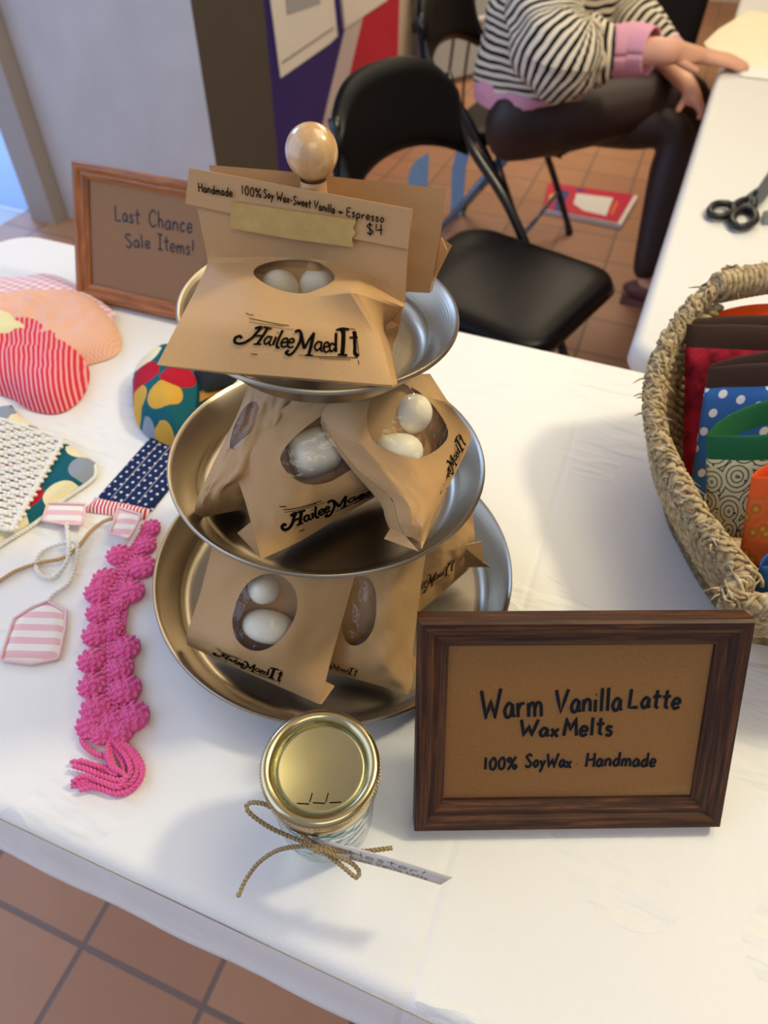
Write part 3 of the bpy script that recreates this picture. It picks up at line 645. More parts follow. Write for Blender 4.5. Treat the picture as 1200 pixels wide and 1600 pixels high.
# ================================================================ KRAFT BAGS
def surf(rows, crv=.4):
    Rw = np.array(rows, float)      # rows top -> bottom, columns left -> right
    a, b = Rw.shape[:2]
    def ev(line, t, n):
        x = t*(n-1); i = min(int(x), n-2); f = x-i
        p1, p2 = line[i], line[i+1]
        lin_ = p1+(p2-p1)*f
        p0 = line[i-1] if i > 0 else 2*p1-p2; p3 = line[i+2] if i+2 < n else 2*p2-p1
        c = .5*((2*p1)+(-p0+p2)*f+(2*p0-5*p1+4*p2-p3)*f*f+(-p0+3*p1-3*p2+p3)*f**3)
        return lin_*(1-crv)+c*crv
    def S(u, v):                    # v = 0 bottom, 1 top
        col_ = [ev(Rw[i], u, b) for i in range(a)]; return ev(col_, 1-v, a)
    return S
def bag(name, label, rows, thick, win=None, crv=.4, *, logo=None, group='kraft bags of wax melts on the tiered stand', crink=.0006, seed=0, prof=None, flaps=(), backz=None):
    S = surf(rows, crv); P = lambda u, v: S(min(max(u, 0), 1), min(max(v, 0), 1))
    c0 = P(.5, .5); N = np.cross(P(.8, .4)-P(.2, .4), P(.5, .8)-P(.5, .2)); N /= np.linalg.norm(N)
    if N@(EYE-c0) < 0: N = -N
    def F(u, v, off=0):
        p = P(u, v); k = noise.noise(Vector((u*5+seed*3.7, v*5, seed)))*1.6+noise.noise(Vector((u*13, v*13+seed, 5)))*.6
        e = min(1, min(u, 1-u, v, 1-v)*8)
        if crink > .0009:
            d_ = noise.voronoi(Vector((u*3.2+seed*1.7, v*3.2, seed*2.3)))[0]; k += 2.4*min(.5, d_[1]-d_[0])*(1.2-v*.6)
        return p+N*(crink*k*e+off)
    root = thing(name, label, 'paper bag', rows[-1][0], 0, group)
    n = 22; pts = []; 
    bd = [(i/n, 0) for i in range(n)]+[(1, i/n) for i in range(n)]+[(1-i/n, 1) for i in range(n)]+[(0, 1-i/n) for i in range(n)]
    pts += bd; edges = [(i, (i+1) % len(bd)) for i in range(len(bd))]
    if win:
        cu, cv, ru, rv = win[:4]; ro = win[4] if len(win) > 4 else 0
        k0 = len(pts); m_ = 44
        for i in range(m_):
            a = 2*math.pi*i/m_; x, y = ru*math.cos(a), rv*math.sin(a)
            pts.append((cu+x*math.cos(ro)-y*math.sin(ro), cv+x*math.sin(ro)+y*math.cos(ro)))
        edges += [(k0+i, k0+(i+1) % m_) for i in range(m_)]
    def el(u, v):
        x, y = u-cu, v-cv; xr = x*math.cos(ro)+y*math.sin(ro); yr = -x*math.sin(ro)+y*math.cos(ro); return (xr/ru)**2+(yr/rv)**2
    g = 26
    for i in range(1, g):
        for j in range(1, g):
            u, v = i/g, j/g
            if win and abs(el(u, v)-1) < .06: continue
            pts.append((u, v))
    r = delaunay_2d_cdt([Vector(p) for p in pts], edges, [], 0, 1e-7); V2 = [tuple(v) for v in r[0]]; paper = []; film = []
    for f in r[2]:
        cu_ = sum(V2[i][0] for i in f)/len(f); cv_ = sum(V2[i][1] for i in f)/len(f)
        (film if win and el(cu_, cv_) < 1 else paper).append(tuple(f))
    mb = MB()
    V3 = [F(u, v) for u, v in V2]; mb.add(V3, paper)
    # back sheet and bottom gusset
    pf = prof or (lambda u, v: (math.sin(math.pi*min(max(u, 0), 1))**.45)*min(1, (1-v)*1.6)*(.75+.25*min(1, v*4)))
    gb = 20; BK = [[P(j/gb, i/gb)-N*(thick*pf(j/gb, i/gb)+.0003) for j in range(gb+1)] for i in range(gb+1)]
    if backz is not None: BK = [[np.array([p[0], p[1], max(p[2], backz)]) for p in row] for row in BK]
    mb.grid(BK, flip=True)
    mb.grid([[F(j/gb, 0) for j in range(gb+1)], BK[0]])
    o = mb.build('paper_body', 'kraft', root, sharp=28)
    if win:
        fm = MB(); fm.add([F(u, v, .0004+.0045*min(1, 2*max(0, 1-el(u, v)))*(.5-1.1*abs(noise.noise(Vector((u*11+v*4, v*9-u*3, seed))))-.5*abs(noise.noise(Vector((u*23, v*27, seed+9)))))) for u, v in V2], film)
        fm.build('window_film', 'film', root)
    if logo:
        (ua, va), (ub, vb), (hu, hv) = logo[:3]; mb = MB()     # left end, right end and the up direction, in the sheet's own u,v
        def fm2(a, b):
            s_ = (a-295)/515; h_ = (525-b)/195
            u = ua+(ub-ua)*s_+hu*h_; v = va+(vb-va)*s_+hv*h_
            return F(u, v, .0004), N
        w0 = np.linalg.norm(P(ub, vb)-P(ua, va))/515
        for pl, wd in LOGO_LET: ink_lines(mb, [pl], fm2, wd*w0*1.05, 6)
        mb.build('stamped_logo', 'stamp', root)
    for f in flaps:
        fb = MB(); fb.add(f, [list(range(len(f)))]); fb.build('fold_flap', 'kraft', root, smooth=False, mods=[SOL(.0005)])
    return root, F, N
Z = onz
def wax(c, r, label, rz=0, tilt=0, cube=False):
    mb = MB(); R = np.array(Matrix.Rotation(rz, 3, 'Z') @ Matrix.Rotation(tilt, 3, 'X'))
    vs = []; n, m_ = 20, 14; fs = []
    e = .55 if cube else .9
    sg = lambda x, p: math.copysign(abs(x)**p, x)
    for i in range(m_+1):
        ph = -math.pi/2+math.pi*i/m_
        for k in range(n):
            th = 2*math.pi*k/n
            tp = 1-.12*math.sin(ph)
            vs.append(np.array(c)+R@np.array([r[0]*tp*sg(math.cos(ph), e)*sg(math.cos(th), e), r[1]*tp*sg(math.cos(ph), e)*sg(math.sin(th), e), r[2]*sg(math.sin(ph), e)]))
    for i in range(m_):
        for k in range(n): fs.append((i*n+k, i*n+(k+1) % n, (i+1)*n+(k+1) % n, (i+1)*n+k))
    mb.add(vs, fs); return tag(mb.build('wax_melt', 'wax'), label, 'wax melt', 'cream wax melts inside the kraft bags')

# --- top tray, front bag: header leaning on the post
s15, c15 = math.sin(math.radians(15)), math.cos(math.radians(15))
HP0, HN = (-.041, .3515, .33), (-s15, -c15, .15)
h_ = lambda x, y, off=0: onp(x, y, HP0, HN, off)
rows = [[h_(297,262), h_(400,281), h_(510,302), h_(590,317), h_(645,327)],
        [h_(310,335), h_(405,355), h_(510,372), h_(585,386), h_(637,396)],
        [h_(325,408,.0), h_(405,404,-.004), h_(500,408,-.004), h_(575,432,-.001), h_(633,474,.0)],
        [h_(316,432,.010), h_(400,447,.027), h_(480,461,.029), h_(550,452,.029), h_(629,480,.004)],
        [Z(281,500,.290), Z(390,512,.295), Z(500,520,.295), Z(592,520,.291), Z(602,514,.272)],
        [Z(245,570,.2775), Z(360,582,.277), Z(490,592,.277), Z(612,602,.277), Z(621,598,.272)]]
b1, F1, N1 = bag('paper_bag', 'kraft bag with the handwritten price and masking tape, on the top tray', rows, .05, win=(.42, .50, .19, .10), crv=.12, logo=((.215, .072), (.655, .065), (0, .2)), seed=1,
    prof=lambda u, v: (math.sin(math.pi*u)**.4)*(.05+.9*math.sin(math.pi*min(1, v/.62))), crink=.0004, backz=.2535)
wax(Z(437,452,.287), (.0115, .010, .0115), 'left wax lump in the front bag of the top tray', .2, .2)
wax(Z(500,449,.287), (.0125, .010, .012), 'right wax lump in the front bag of the top tray', -.3, .2)
mb = MB(); mb.add([h_(296,262,.0012), h_(645,327,.0012), h_(637,389,.0022), h_(470,357,.002), h_(290,318,.0022)], [(4, 3, 2, 1, 0)])
mb.build('folded_top', 'kraft', b1, smooth=False, mods=[SOL(.0006)])
tp = [(362,315),(460,330),(557,344),(552,356),(556,364),(550,372),(552,386),(460,374),(359,356)]
mb = MB(); mb.add([h_(x, y, .0032) for x, y in tp], [list(range(len(tp)))[::-1]]); mb.build('masking_tape', 'tape', b1, smooth=False, mods=[SOL(.0004)])
mb = MB(); hw = lambda t_, a, b, cap: write(mb, t_, h_(*a, .0029), h_(*b, .0029), cap*.36/CAM_F*1.12, HN, .00033)
hw('Handmade', (311,299), (364,308), 11.5); hw('100%', (378,303), (409,309), 11); hw('Soy Wax-Sweet Vanilla', (412,308), (523,334), 11)
hw('+', (527,335), (538,338), 10); hw('Espresso', (541,337), (600,348), 11); hw('$4', (573,366), (599,367), 14)
mb.build('handwriting', 'ink', b1)
# --- top tray, bag behind the post
s8, c8 = math.sin(math.radians(8)), math.cos(math.radians(8)); KP0, KN = (-.041, .3735, .33), (-s8, -c8, .12)
k_ = lambda x, y, off=0: onp(x, y, KP0, KN, off)
rows = [[k_(327,258), k_(450,268), k_(575,282), k_(697,295)], [k_(333,320), k_(450,332), k_(570,350), k_(690,356,.001)],
        [k_(340,375), k_(450,385), k_(570,400), k_(681,408,.002)], [k_(348,425), k_(450,440), k_(570,452), k_(672,458,.003)]]
bag('paper_bag', 'plain kraft bag standing behind the wooden post on the top tray', rows, .02, seed=2, flaps=[[k_(689,371,-.008), k_(706,383,-.012), k_(681,433,-.012), k_(674,456,-.004)], [k_(690,371,-.007), k_(699,392,-.002), k_(676,440,-.002)]])
# --- middle tray
rows = [[Z(392,592,.217), Z(425,596,.22), Z(455,603,.221), Z(482,606,.222)], [Z(372,645,.204), Z(400,655,.207), Z(425,665,.206), Z(448,672,.203)],
        [Z(333,725,.182), Z(360,735,.186), Z(388,740,.184), Z(412,745,.178)], [Z(310,775,.163), Z(333,772,.168), Z(356,765,.169), Z(392,770,.16)], [Z(300,813,.143), Z(328,806,.142), Z(368,798,.141), Z(392,796,.139)]]
bag('paper_bag', 'kraft bag at the left of the middle tray, its clear window facing left', rows, .03, win=(.02+.18, .72, .16, .13), seed=3, crink=.0016, backz=.1335)
rows = [[Z(478,612,.224), Z(530,606,.228), Z(590,598,.23), Z(650,590,.23)], [Z(420,655,.208), Z(490,650,.213), Z(570,640,.216), Z(660,640,.215)],
        [Z(360,705,.19), Z(440,715,.198), Z(540,700,.198), Z(665,690,.19)], [Z(385,790,.168), Z(450,785,.176), Z(540,760,.176), Z(650,735,.166)], [Z(408,874,.147), Z(470,845,.144), Z(545,800,.142), Z(630,752,.141)]]
b4, F4, N4 = bag('paper_bag', 'kraft bag in the middle of the middle tray, window open on one wax cube', rows, .03, win=(.55, .56, .235, .255), logo=((.22, .045), (.93, .035), (.02, .2)), seed=4, crink=.0011, backz=.1335,
    flaps=[[Z(410,874,.146), Z(404,806,.158), Z(371,833,.146)]])
wax(F4(.525, .49)-N4*.0175, (.017, .0145, .013), 'single cream wax cube showing in the middle bag of the middle tray', .5, .45, True)
rows = [[Z(525,622,.224), Z(575,600,.231), Z(630,585,.235), Z(672,584,.232)], [Z(505,640,.217), Z(570,630,.227), Z(640,620,.229), Z(703,632,.214)],
        [Z(502,664,.209), Z(560,690,.214), Z(640,690,.211), Z(737,679,.17)], [Z(560,735,.195), Z(610,745,.197), Z(660,745,.19), Z(722,718,.164)],
        [Z(612,778,.183), Z(640,790,.183), Z(668,790,.178), Z(700,762,.162)], [Z(622,815,.172), Z(643,818,.174), Z(664,822,.17), Z(678,812,.16)], [Z(634,838,.163), Z(646,840,.163), Z(657,848,.16), Z(659,858,.158)]]
b5, F5, N5 = bag('paper_bag', 'kraft bag at the right of the middle tray, corner poking over the rim', rows, .026, win=(.62, .76, .255, .165, -.25), seed=5, crink=.0011,
    flaps=[[Z(626,800,.166), Z(600,842,.158), Z(655,862,.159), Z(634,838,.163)]])
mb = MB(); Pa, Pb = Z(688,783,.164), Z(728,700,.1685)
Xv = (Pb-Pa); Yv = np.cross(N5, Xv/np.linalg.norm(Xv)); 
for pl, wd in LOGO_LET: ink_lines(mb, [pl], lambda a, b: (Pa+Xv*(a-295)/515+Yv*.019*(525-b)/195+N5*(.0025+.004*((525-b)/195)), N5), wd*np.linalg.norm(Xv)/515, 6)
mb.build('stamped_logo', 'stamp', b5)
wax(F5(.76, .79)-N5*.0125, (.0135, .0125, .0165), 'upper cream wax lump in the right bag of the middle tray', .4, .5)
wax(F5(.66, .64)-N5*.0135, (.0165, .0115, .0115), 'lower cream wax lump in the right bag of the middle tray', .1, .6)
# --- bottom tray
rows = [[Z(336,835,.125), Z(410,838,.128), Z(490,842,.128), Z(562,862,.124)], [Z(327,872,.101), Z(400,890,.106), Z(480,898,.106), Z(553,905,.1)],
        [Z(312,930,.07), Z(390,950,.079), Z(465,960,.079), Z(536,965,.07)], [Z(292,990,.034), Z(365,1013,.051), Z(440,1030,.051), Z(516,1035,.04)], [Z(293,1008,.022), Z(360,1040,.0225), Z(430,1070,.0225), Z(500,1101,.022)]]
b6, F6, N6 = bag('paper_bag', 'kraft bag at the left of the bottom tray, window showing two wax lumps', rows, .028, win=(.45, .5, .205, .235), logo=((.2, .02), (.7, .012), (0, .19)), seed=6, crink=.0010, flaps=[[Z(503,1062,.026), Z(523,1072,.024), Z(503,1100,.0225), Z(500,1100,.0225)]], backz=.006)
wax(F6(.36, .58)-N6*.018, (.012, .012, .0175), 'upper wax lump in the left bag of the bottom tray', .3, .9)
wax(F6(.48, .36)-N6*.0145, (.020, .0125, .0125), 'lower wax lump in the left bag of the bottom tray', -.2, .9)
rows = [[Z(545,850,.118), Z(590,852,.12), Z(630,852,.12), Z(672,835,.118)], [Z(540,900,.092), Z(580,905,.096), Z(620,905,.096), Z(662,885,.092)],
        [Z(525,970,.057), Z(570,980,.064), Z(612,980,.064), Z(652,960,.056)], [Z(508,1025,.026), Z(555,1030,.037), Z(600,1040,.038), Z(643,1040,.03)], [Z(500,1042,.0155), Z(545,1058,.0155), Z(595,1072,.0155), Z(638,1086,.0155)]]
b7, F7, N7 = bag('paper_bag', 'kraft bag in the middle of the bottom tray with an empty window', rows, .022, win=(.26, .56, .19, .2), logo=((-.12, .03), (.40, .01), (0, .17)), seed=7, crink=.001, flaps=[[Z(641,1018,.035), Z(652,1030,.03), Z(645,1062,.02), Z(639,1084,.016)]], backz=.006)
rows = [[Z(672,842,.08), Z(700,820,.09), Z(725,802,.096), Z(738,798,.095)], [Z(664,868,.066), Z(695,860,.074), Z(722,852,.074), Z(742,842,.068)],
        [Z(655,905,.048), Z(685,895,.053), Z(712,880,.052), Z(727,865,.052)], [Z(645,965,.02), Z(672,942,.02), Z(704,915,.021), Z(734,888,.024)]]
b8, F8, N8 = bag('paper_bag', 'kraft bag lying at the right of the bottom tray, half behind the dark frame', rows, .03, logo=((-.25, .1), (.62, .2), (-.02, .34)), seed=8, crink=.001, backz=.006,
    flaps=[[Z(722,852,.072), Z(752,846,.07), Z(757,880,.045), Z(725,870,.05)], [Z(725,868,.05), Z(758,880,.046), Z(767,886,.034), Z(730,886,.03)]])
# small crease of a bag header behind: tape end of the left bottom bag
mb = MB(); mb.add([F6(.72, .86, .001), F6(.8, .86, .001), F6(.8, .78, .001)], [(0, 2, 1)]); mb.build('masking_tape', 'tape', b6, smooth=False, mods=[SOL(.0004)])

# ================================================================ PICTURE FRAMES
def frame_root(name, label, q, z0):
    x, y, yaw, tilt, wd, ht = q; X = Vector((math.cos(yaw), math.sin(yaw), 0)); N = Vector((-math.sin(yaw), math.cos(yaw), 0))
    V = Vector((0, 0, 1))*math.cos(tilt)+N*math.sin(tilt); F = X.cross(V); mt = Matrix.Identity(4)
    for i in range(3): mt[i][0], mt[i][1], mt[i][2], mt[i][3] = X[i], V[i], F[i], (x, y, z0)[i]
    return thing(name, label, 'picture frame', mat=mt)
def picture_frame(label, q, z0, wood, bw, th, lines, capscale, r, lean):
    root = frame_root('picture_frame', label, q, z0); wd, ht = q[4], q[5]
    prof = [(0, -th), (0, -.002), (.0015, 0), (.006, 0), (bw*.45, -.0015), (bw*.55, -.0035), (bw*.72, -.0035), (bw*.8, -.005), (bw, -.0075), (bw, -th+.003), (.003, -th)]
    mb = MB(); cl_ = np.concatenate([[0], np.cumsum([math.dist(a, b) for a, b in zip(prof[:-1], prof[1:])])])
    def corner(k, d): return [(-wd/2+d, d), (wd/2-d, d), (wd/2-d, ht-d), (-wd/2+d, ht-d)][k]
    for sdx in range(4):
        for i in range(len(prof)-1):
            (d0, z_0), (d1, z_1) = prof[i], prof[i+1]; a, b, c, d = corner(sdx, d0), corner((sdx+1) % 4, d0), corner((sdx+1) % 4, d1), corner(sdx, d1)
            ax = 0 if sdx % 2 == 0 else 1
            mb.add([(*a, z_0), (*b, z_0), (*c, z_1), (*d, z_1)], [(0, 1, 2, 3)], [[(a[ax]+sdx, cl_[i]), (b[ax]+sdx, cl_[i]), (c[ax]+sdx, cl_[i+1]), (d[ax]+sdx, cl_[i+1])]])
    mb.build('moulding', wood, root, smooth=False, local=True)
    iw, ih = wd/2-bw+.002, ht-bw+.002
    g = MB(); g.box((0, ht/2, -.0085), (2*iw, ht-2*bw+.004, .0012)); g.build('glass', 'glass', root, smooth=False, local=True)
    cd = MB(); cd.box((0, ht/2, -.0105), (2*iw, ht-2*bw+.004, .001)); cd = cd.build('card', 'card', root, smooth=False, local=True)
    bk = MB(); bk.box((0, ht/2, -.0125), (2*iw, ht-2*bw+.004, .002)); bk.build('backing_board', 'black_cloth', root, smooth=False, local=True)
    # easel strut from the back down to the table
    mw = root.matrix_world; hp = mw @ Vector((0, ht*.62, -th)); back = (mw.to_3x3() @ Vector((0, 0, -1))); back.z = 0; back.normalize()
    foot = Vector((hp.x, hp.y, .002)) + back*lean
    sd = (mw.to_3x3() @ Vector((1, 0, 0)))*.025
    e = MB(); e.add([hp-sd*.6, hp+sd*.6, foot+sd, foot-sd], [(0, 1, 2, 3)]); e.build('easel_strut', 'black_cloth', root, smooth=False, mods=[SOL(.003)])
    inv = mw.inverted(); N = np.array(mw.to_3x3() @ Vector((0, 0, 1))); P0 = np.array(mw @ Vector((0, 0, -.0098)))
    wr = MB()
    for text, a, b, cap in lines:
        A, B = onp(*a, P0, N), onp(*b, P0, N); dpt = (A-EYE)@fw_
        write(wr, text, A, B, cap*dpt/CAM_F*capscale, N, r*(.78 if cap < 23 else 1))
    wr.build('handwriting', 'ink', cd)
    return root
picture_frame('dark walnut frame reading Warm Vanilla Latte Wax Melts, on the front right', (.13, .1531, .0393, .5444, .2077, .1534), .0087, 'walnut', .0195, .0165,
    [('Warm', (752,1123), (848,1118), 42), ('Vanilla', (868,1113), (971,1109), 36), ('Latte', (981,1107), (1062,1107), 30), ('Wax', (812,1149), (872,1151), 24), ('Melts', (880,1149), (957,1148), 28),
     ('100%', (756,1202), (808,1201), 19), ('SoyWax', (820,1198), (892,1199), 21), ('·', (898,1199), (906,1199), 20), ('Handmade', (915,1197), (1024,1197), 22)], 1.12, .0011, .03)
picture_frame('light oak frame reading Last Chance Sale Items, at the back of the table', (-.322, .7833, -.3304, .405, .207, .164), .007, 'oak', .019, .0155,
    [('Last', (180,345), (219,351), 27), ('Chance', (233,354), (301,365), 29), ('Sale', (197,387), (236,388), 24), ('Items!', (246,390), (304,400), 27)], .82, .0010, .03)

# ================================================================ JAR
JX, JY = -.0335, .160
jr = thing('mason_jar', 'quilted glass jar with gold screw lid, twine bow and paper tag', 'jar', (JX, JY, 0))
gp = [(0, .0012), (.026, .0012), (.0295, .004), (.0312, .010), (.0322, .03), (.0322, .055), (.0318, .064), (.030, .071), (.0285, .074), (.0285, .088), (.0265, .088), (.0265, .074), (.028, .070), (.0296, .062), (.03, .03), (.029, .010), (.026, .0062), (0, .005)]
MB().lathe(gp, 64).build('glass_body', 'jar', jr, local=True)
bp_ = [(.0328, .0745), (.0345, .0745), (.0352, .0755), (.0350, .0775), (.0355, .079), (.0355, .086), (.0352, .0875), (.0355, .0885), (.0352, .0905), (.034, .0922), (.0322, .0928), (.0305, .0924), (.0290, .0914), (.0281, .090), (.0278, .0875), (.0277, .086)]
bd = MB().lathe(bp_, 96)
for k in range(110):          # knurled grip
    a = 2*math.pi*k/110; bd.tube([(.0354*math.cos(a), .0354*math.sin(a), .0865), (.0354*math.cos(a), .0354*math.sin(a), .0895)], .00045, 5)
band = bd.build('screw_band', 'gold', jr, local=True, sharp=60)
lid = MB().lathe([(0, .0866), (.0245, .0866), (.0258, .0870), (.0268, .0862), (.0276, .0862), (.0285, .0862)], 64).build('lid_disc', 'goldflat', jr, local=True)
mb = MB()
for a, b in (((464,1255),(483,1256)),((489,1254),(508,1255)),((515,1254),(533,1253)),((484,1253),(488,1239)),((509,1253),(513,1239))):
    mb.tube([Z(*a, .0868), Z(*b, .0868)], .0003, 6, flat=(0, 0, 1))
mb.build('date_marks', 'ink', lid)
tw = MB(); ring = [(JX+.0318*math.cos(a), JY+.0318*math.sin(a), .0705+.001*math.sin(2*a)) for a in np.linspace(0, 2*math.pi, 60, endpoint=False)]
twist(ring, .0009, 2, .006, True, 6, tw)
K = Z(493, 1321, .068)
def twl(pts): twist(cr([np.array(K)]+[Z(*p) for p in pts], 10), .0008, 2, .005, False, 6, tw)
twl([(465,1312,.068), (420,1292,.072), (388,1268,.077), (389,1255,.08), (415,1257,.081), (447,1279,.077), (470,1302,.071), (493,1320,.069)])
twl([(470,1322,.066), (435,1328,.06), (405,1347,.052), (385,1373,.045), (373,1398,.04)])
twl([(515,1338,.064), (540,1358,.058), (556,1371,.055), (561,1362,.056), (548,1348,.06), (520,1335,.066), (493,1322,.069)])
twl([(530,1330,.064), (570,1330,.062), (612,1325,.06)])
tw.ell(K, (.0024, .002, .002), 8); e_ = Z(373, 1398, .04); tw.ell(e_, (.0016, .0016, .0022), 8)
twist(cr([Z(497,1318,.07), Z(490,1328,.07), Z(503,1330,.068), Z(489,1318,.071)], 8), .0008, 2, .005, False, 6, tw)
tw.build('twine_bow', 'jute', jr)
tA, tB, tC_, tD = Z(487,1309,.067), Z(707,1371,.067), Z(688,1382,.047), Z(500,1333,.047)
mb = MB(); rows_ = []
for v in (0, 1):
    rows_.append([(tA+(tB-tA)*u)*(1-v)+(tD+(tC_-tD)*u)*v+np.array([0, 0, .004*math.sin(math.pi*u)]) for u in np.linspace(0, 1, 14)])
mb.grid(rows_); tg = mb.build('gift_tag', 'tag', jr, mods=[SOL(.0005)])
tn_ = np.cross(tB-tA, tA-tD); tn_ /= np.linalg.norm(tn_)
if tn_@(EYE-tA) < 0: tn_ = -tn_
mb = MB(); L_ = lambda u, v: tA+(tB-tA)*u+((tD+(tC_-tD)*u)-(tA+(tB-tA)*u))*v+np.array([0, 0, .004*math.sin(math.pi*u)])
def tagwrite(text, u0, u1, vb, cap):
    s_, tot = strokes_of(text, .03); ink_lines(mb, s_, lambda a, b: (L_(u0+(u1-u0)*a/tot, vb-cap*b)+tn_*.0006, tn_), .00022)
tagwrite('Hester!', .27, .84, .58, .42); tagwrite('Brown Vanilla Latte', .26, .88, .88, .2)
mb.build('handwriting', 'pen', tg)

# ================================================================ THINGS AT THE LEFT OF THE TABLE
O2 = lambda pts, z=0: [Z(x, y, z) for x, y in pts]
gp_ = thing('fabric_pad', 'peach fine-checked padded fabric piece with a pink checked back', 'fabric pad', Z(60, 500, 0))
pillow('lining', O2([(-90,424),(20,420),(70,414),(112,430),(152,456),(172,486),(60,540),(-90,540)], .022), .010, 'gingham', gp_, z0=.009, wrinkle=.002, sub=4)
pillow('front', O2([(-110,468),(0,464),(60,456),(128,460),(165,482),(186,515),(182,545),(140,562),(60,575),(-110,575)], .008), .026, 'peach', gp_, z0=.0015, wrinkle=.007, sub=4, puff=.045, seed=2)
ye = pillow('fabric_scrap', O2([(-60,478),(0,478),(22,492),(35,505),(0,515),(-60,520)], .038), .006, 'yellow', None, z0=.032, sub=3); tag(ye, 'pale yellow fabric edge between the peach and red pads', 'fabric scrap')
rd = pillow('fabric_pad', O2([(-100,505),(-20,497),(30,500),(72,505),(110,525),(133,558),(135,590),(118,620),(85,637),(45,632),(10,612),(-40,600),(-100,600)], .010), .030, 'redstripe', None, z0=.0015, wrinkle=.005, sub=4, puff=.04, seed=5)
tag(rd, 'red and pink pinstriped padded fabric piece, in front of the peach one', 'fabric pad')
# teal dotted pouch with dark lining
tb = thing('fabric_pouch', 'round teal pouch with big mustard, cream and red dots, behind the trays', 'fabric pouch', Z(265, 620, 0))
pillow('outer', O2([(202,605),(205,580),(222,562),(250,548),(290,545),(330,555),(335,590),(325,625),(305,655),(285,678),(262,682),(238,672),(218,658),(205,635)], .018), .043, 'teal', tb, z0=.0015, pw=.5, wrinkle=.005, sub=4, puff=.045, seed=9)
pillow('lining', O2([(305,572),(365,572),(368,592),(340,602),(318,606),(312,590)], .04), .006, 'black_cloth', tb, z0=.036, sub=3)
pillow('strap', O2([(312,612),(362,592),(366,600),(312,628)], .03), .004, 'mustard', tb, z0=.03)
# dishcloth: dotted cotton with a crocheted back folded over
dc = thing('dishcloth', 'teal dotted cloth with a folded-over white crochet side, at the left edge', 'dishcloth', Z(60, 760, 0))
pillow('cotton_side', O2([(-160,700),(8,636),(18,633),(30,650),(70,677),(110,697),(150,724),(146,745),(98,778),(60,810),(0,848),(-80,900),(-160,930)], .004), .0065, 'teal', dc, z0=.0045, puff=.012, wrinkle=.0012)
edge_pts = [Z(149, 727, .004), Z(146,748,.003), Z(98, 782, .003), Z(60, 814, .003), Z(0, 852, .003), Z(-80, 905, .003)]
ed = MB(); twist(cr(edge_pts, 10), .0013, 2, .006, False, 6, ed)
cro = MB()
q0, q1, q2, q3 = Z(-85,628,.013), Z(99,686,.013), Z(18,828,.013), Z(-190,800,.013)
nu, nv = 30, 30
for i in range(nv+1):
    for j in range(nu+1):
        a, b = j/nu, i/nv; p = (q0*(1-a)+q1*a)*(1-b)+(q3*(1-a)+q2*a)*b
        if p[0] < -.62: continue
        p = p+np.array([0, 0, .0012*math.sin(i*2.1+j*1.3)])
        ang = math.atan2(*(q1-q0)[1::-1]) + (.3 if i % 2 else -.3)
        Rz = np.array(Matrix.Rotation(ang, 3, 'Z'))
        sx = np.linalg.norm(q1-q0)/nu; sy = np.linalg.norm(q3-q0)/nv
        off = (q1-q0)/nu*.5 if i % 2 else 0
        cro.ell(p+off, (sx*.62, sx*.40, .0017), 8, Rz)
twist([q0, q1], .0012, 2, .006, False, 6, cro); twist([q1, q2], .0015, 2, .006, False, 6, cro); twist([q2, q3], .0012, 2, .006, False, 6, cro)
cr_o = cro.build('crochet_side', 'crochet', dc); ed.build('crochet_edging', 'crochet', dc)
# navy dotted strap with red striped end
nv_ = thing('fabric_strap', 'navy white-dotted quilted strap with a red striped end, running under the trays', 'fabric strap', Z(210, 740, 0))
a_, b_, c_, d_ = Z(136,792,.003), Z(226,810,.003), Z(315,690,.003), Z(238,677,.003)
ax_ = (d_-a_); wx_ = (b_-a_)
def nvp(u, v): return a_+ax_*u+wx_*v
pillow('dotted_band', [nvp(.1,0), nvp(1,0), nvp(1.0,1), nvp(.1,1)], .0032, 'navy', nv_, z0=.001, puff=.005)
rb_ = pillow('striped_end', [nvp(-.04,-.03), nvp(.13,-.03), nvp(.13,.98), nvp(.0,.98)], .0042, 'redband', nv_, z0=.001, puff=.005)
sm = MB()
for v in (.27, .5, .73): sm.tube([nvp(.13, v)+np.array([0,0,.0014]), nvp(1, v)+np.array([0,0,.0014])], .00028, 5)
sm.build('stitching', 'cotton', nv_)
# fabric tea bags on cords
def fabric_tag(nm, pts, parent, z, h, lift=None):
    o = pillow(nm, pts, h, 'pinkpale', parent, z0=z, puff=.006)
    e = MB(); P = [np.array([p[0], p[1], z+h*.55]) for p in pts]
    loop = []
    for i, p in enumerate(P):
        q = P[(i+1) % len(P)]; loop += [p+(q-p)*k/6 for k in range(6)]
    e.tube(loop, .0013, 6, True); e.build('edging', 'pinkedge', o); return o
tb1 = thing('fabric_tea_bag', 'pink striped fabric tea bag with a looped white cord and tag', 'fabric tea bag', Z(55, 990, 0))
fabric_tag('bag_body', O2([(1,1032),(22,968),(50,950),(75,940),(104,956),(102,985),(92,1030),(50,1038)], .002), tb1, .001, .0035)
fabric_tag('cord_tag', O2([(74,785),(133,787),(131,806),(128,819),(100,818),(66,812)], .008), tb1, .006, .002)
cd_ = MB(); twist(cr([Z(104,818,.008), Z(106,835,.006), Z(108,856,.009), Z(104,878,.008), Z(84,902,.003), Z(64,898,.003), Z(56,880,.003), Z(66,862,.003), Z(90,851,.006), Z(114,846,.009), Z(121,858,.006), Z(117,885,.003), Z(108,910,.003), Z(85,928,.003), Z(74,940,.003)], 10), .0012, 2, .008, False, 6, cd_)
cd_.build('cord', 'cotton', tb1)
tb2 = thing('fabric_tea_bag', 'tan cord crossing the white one, with a small pale pink tag at the strap', 'fabric tea bag', Z(150, 830, 0))
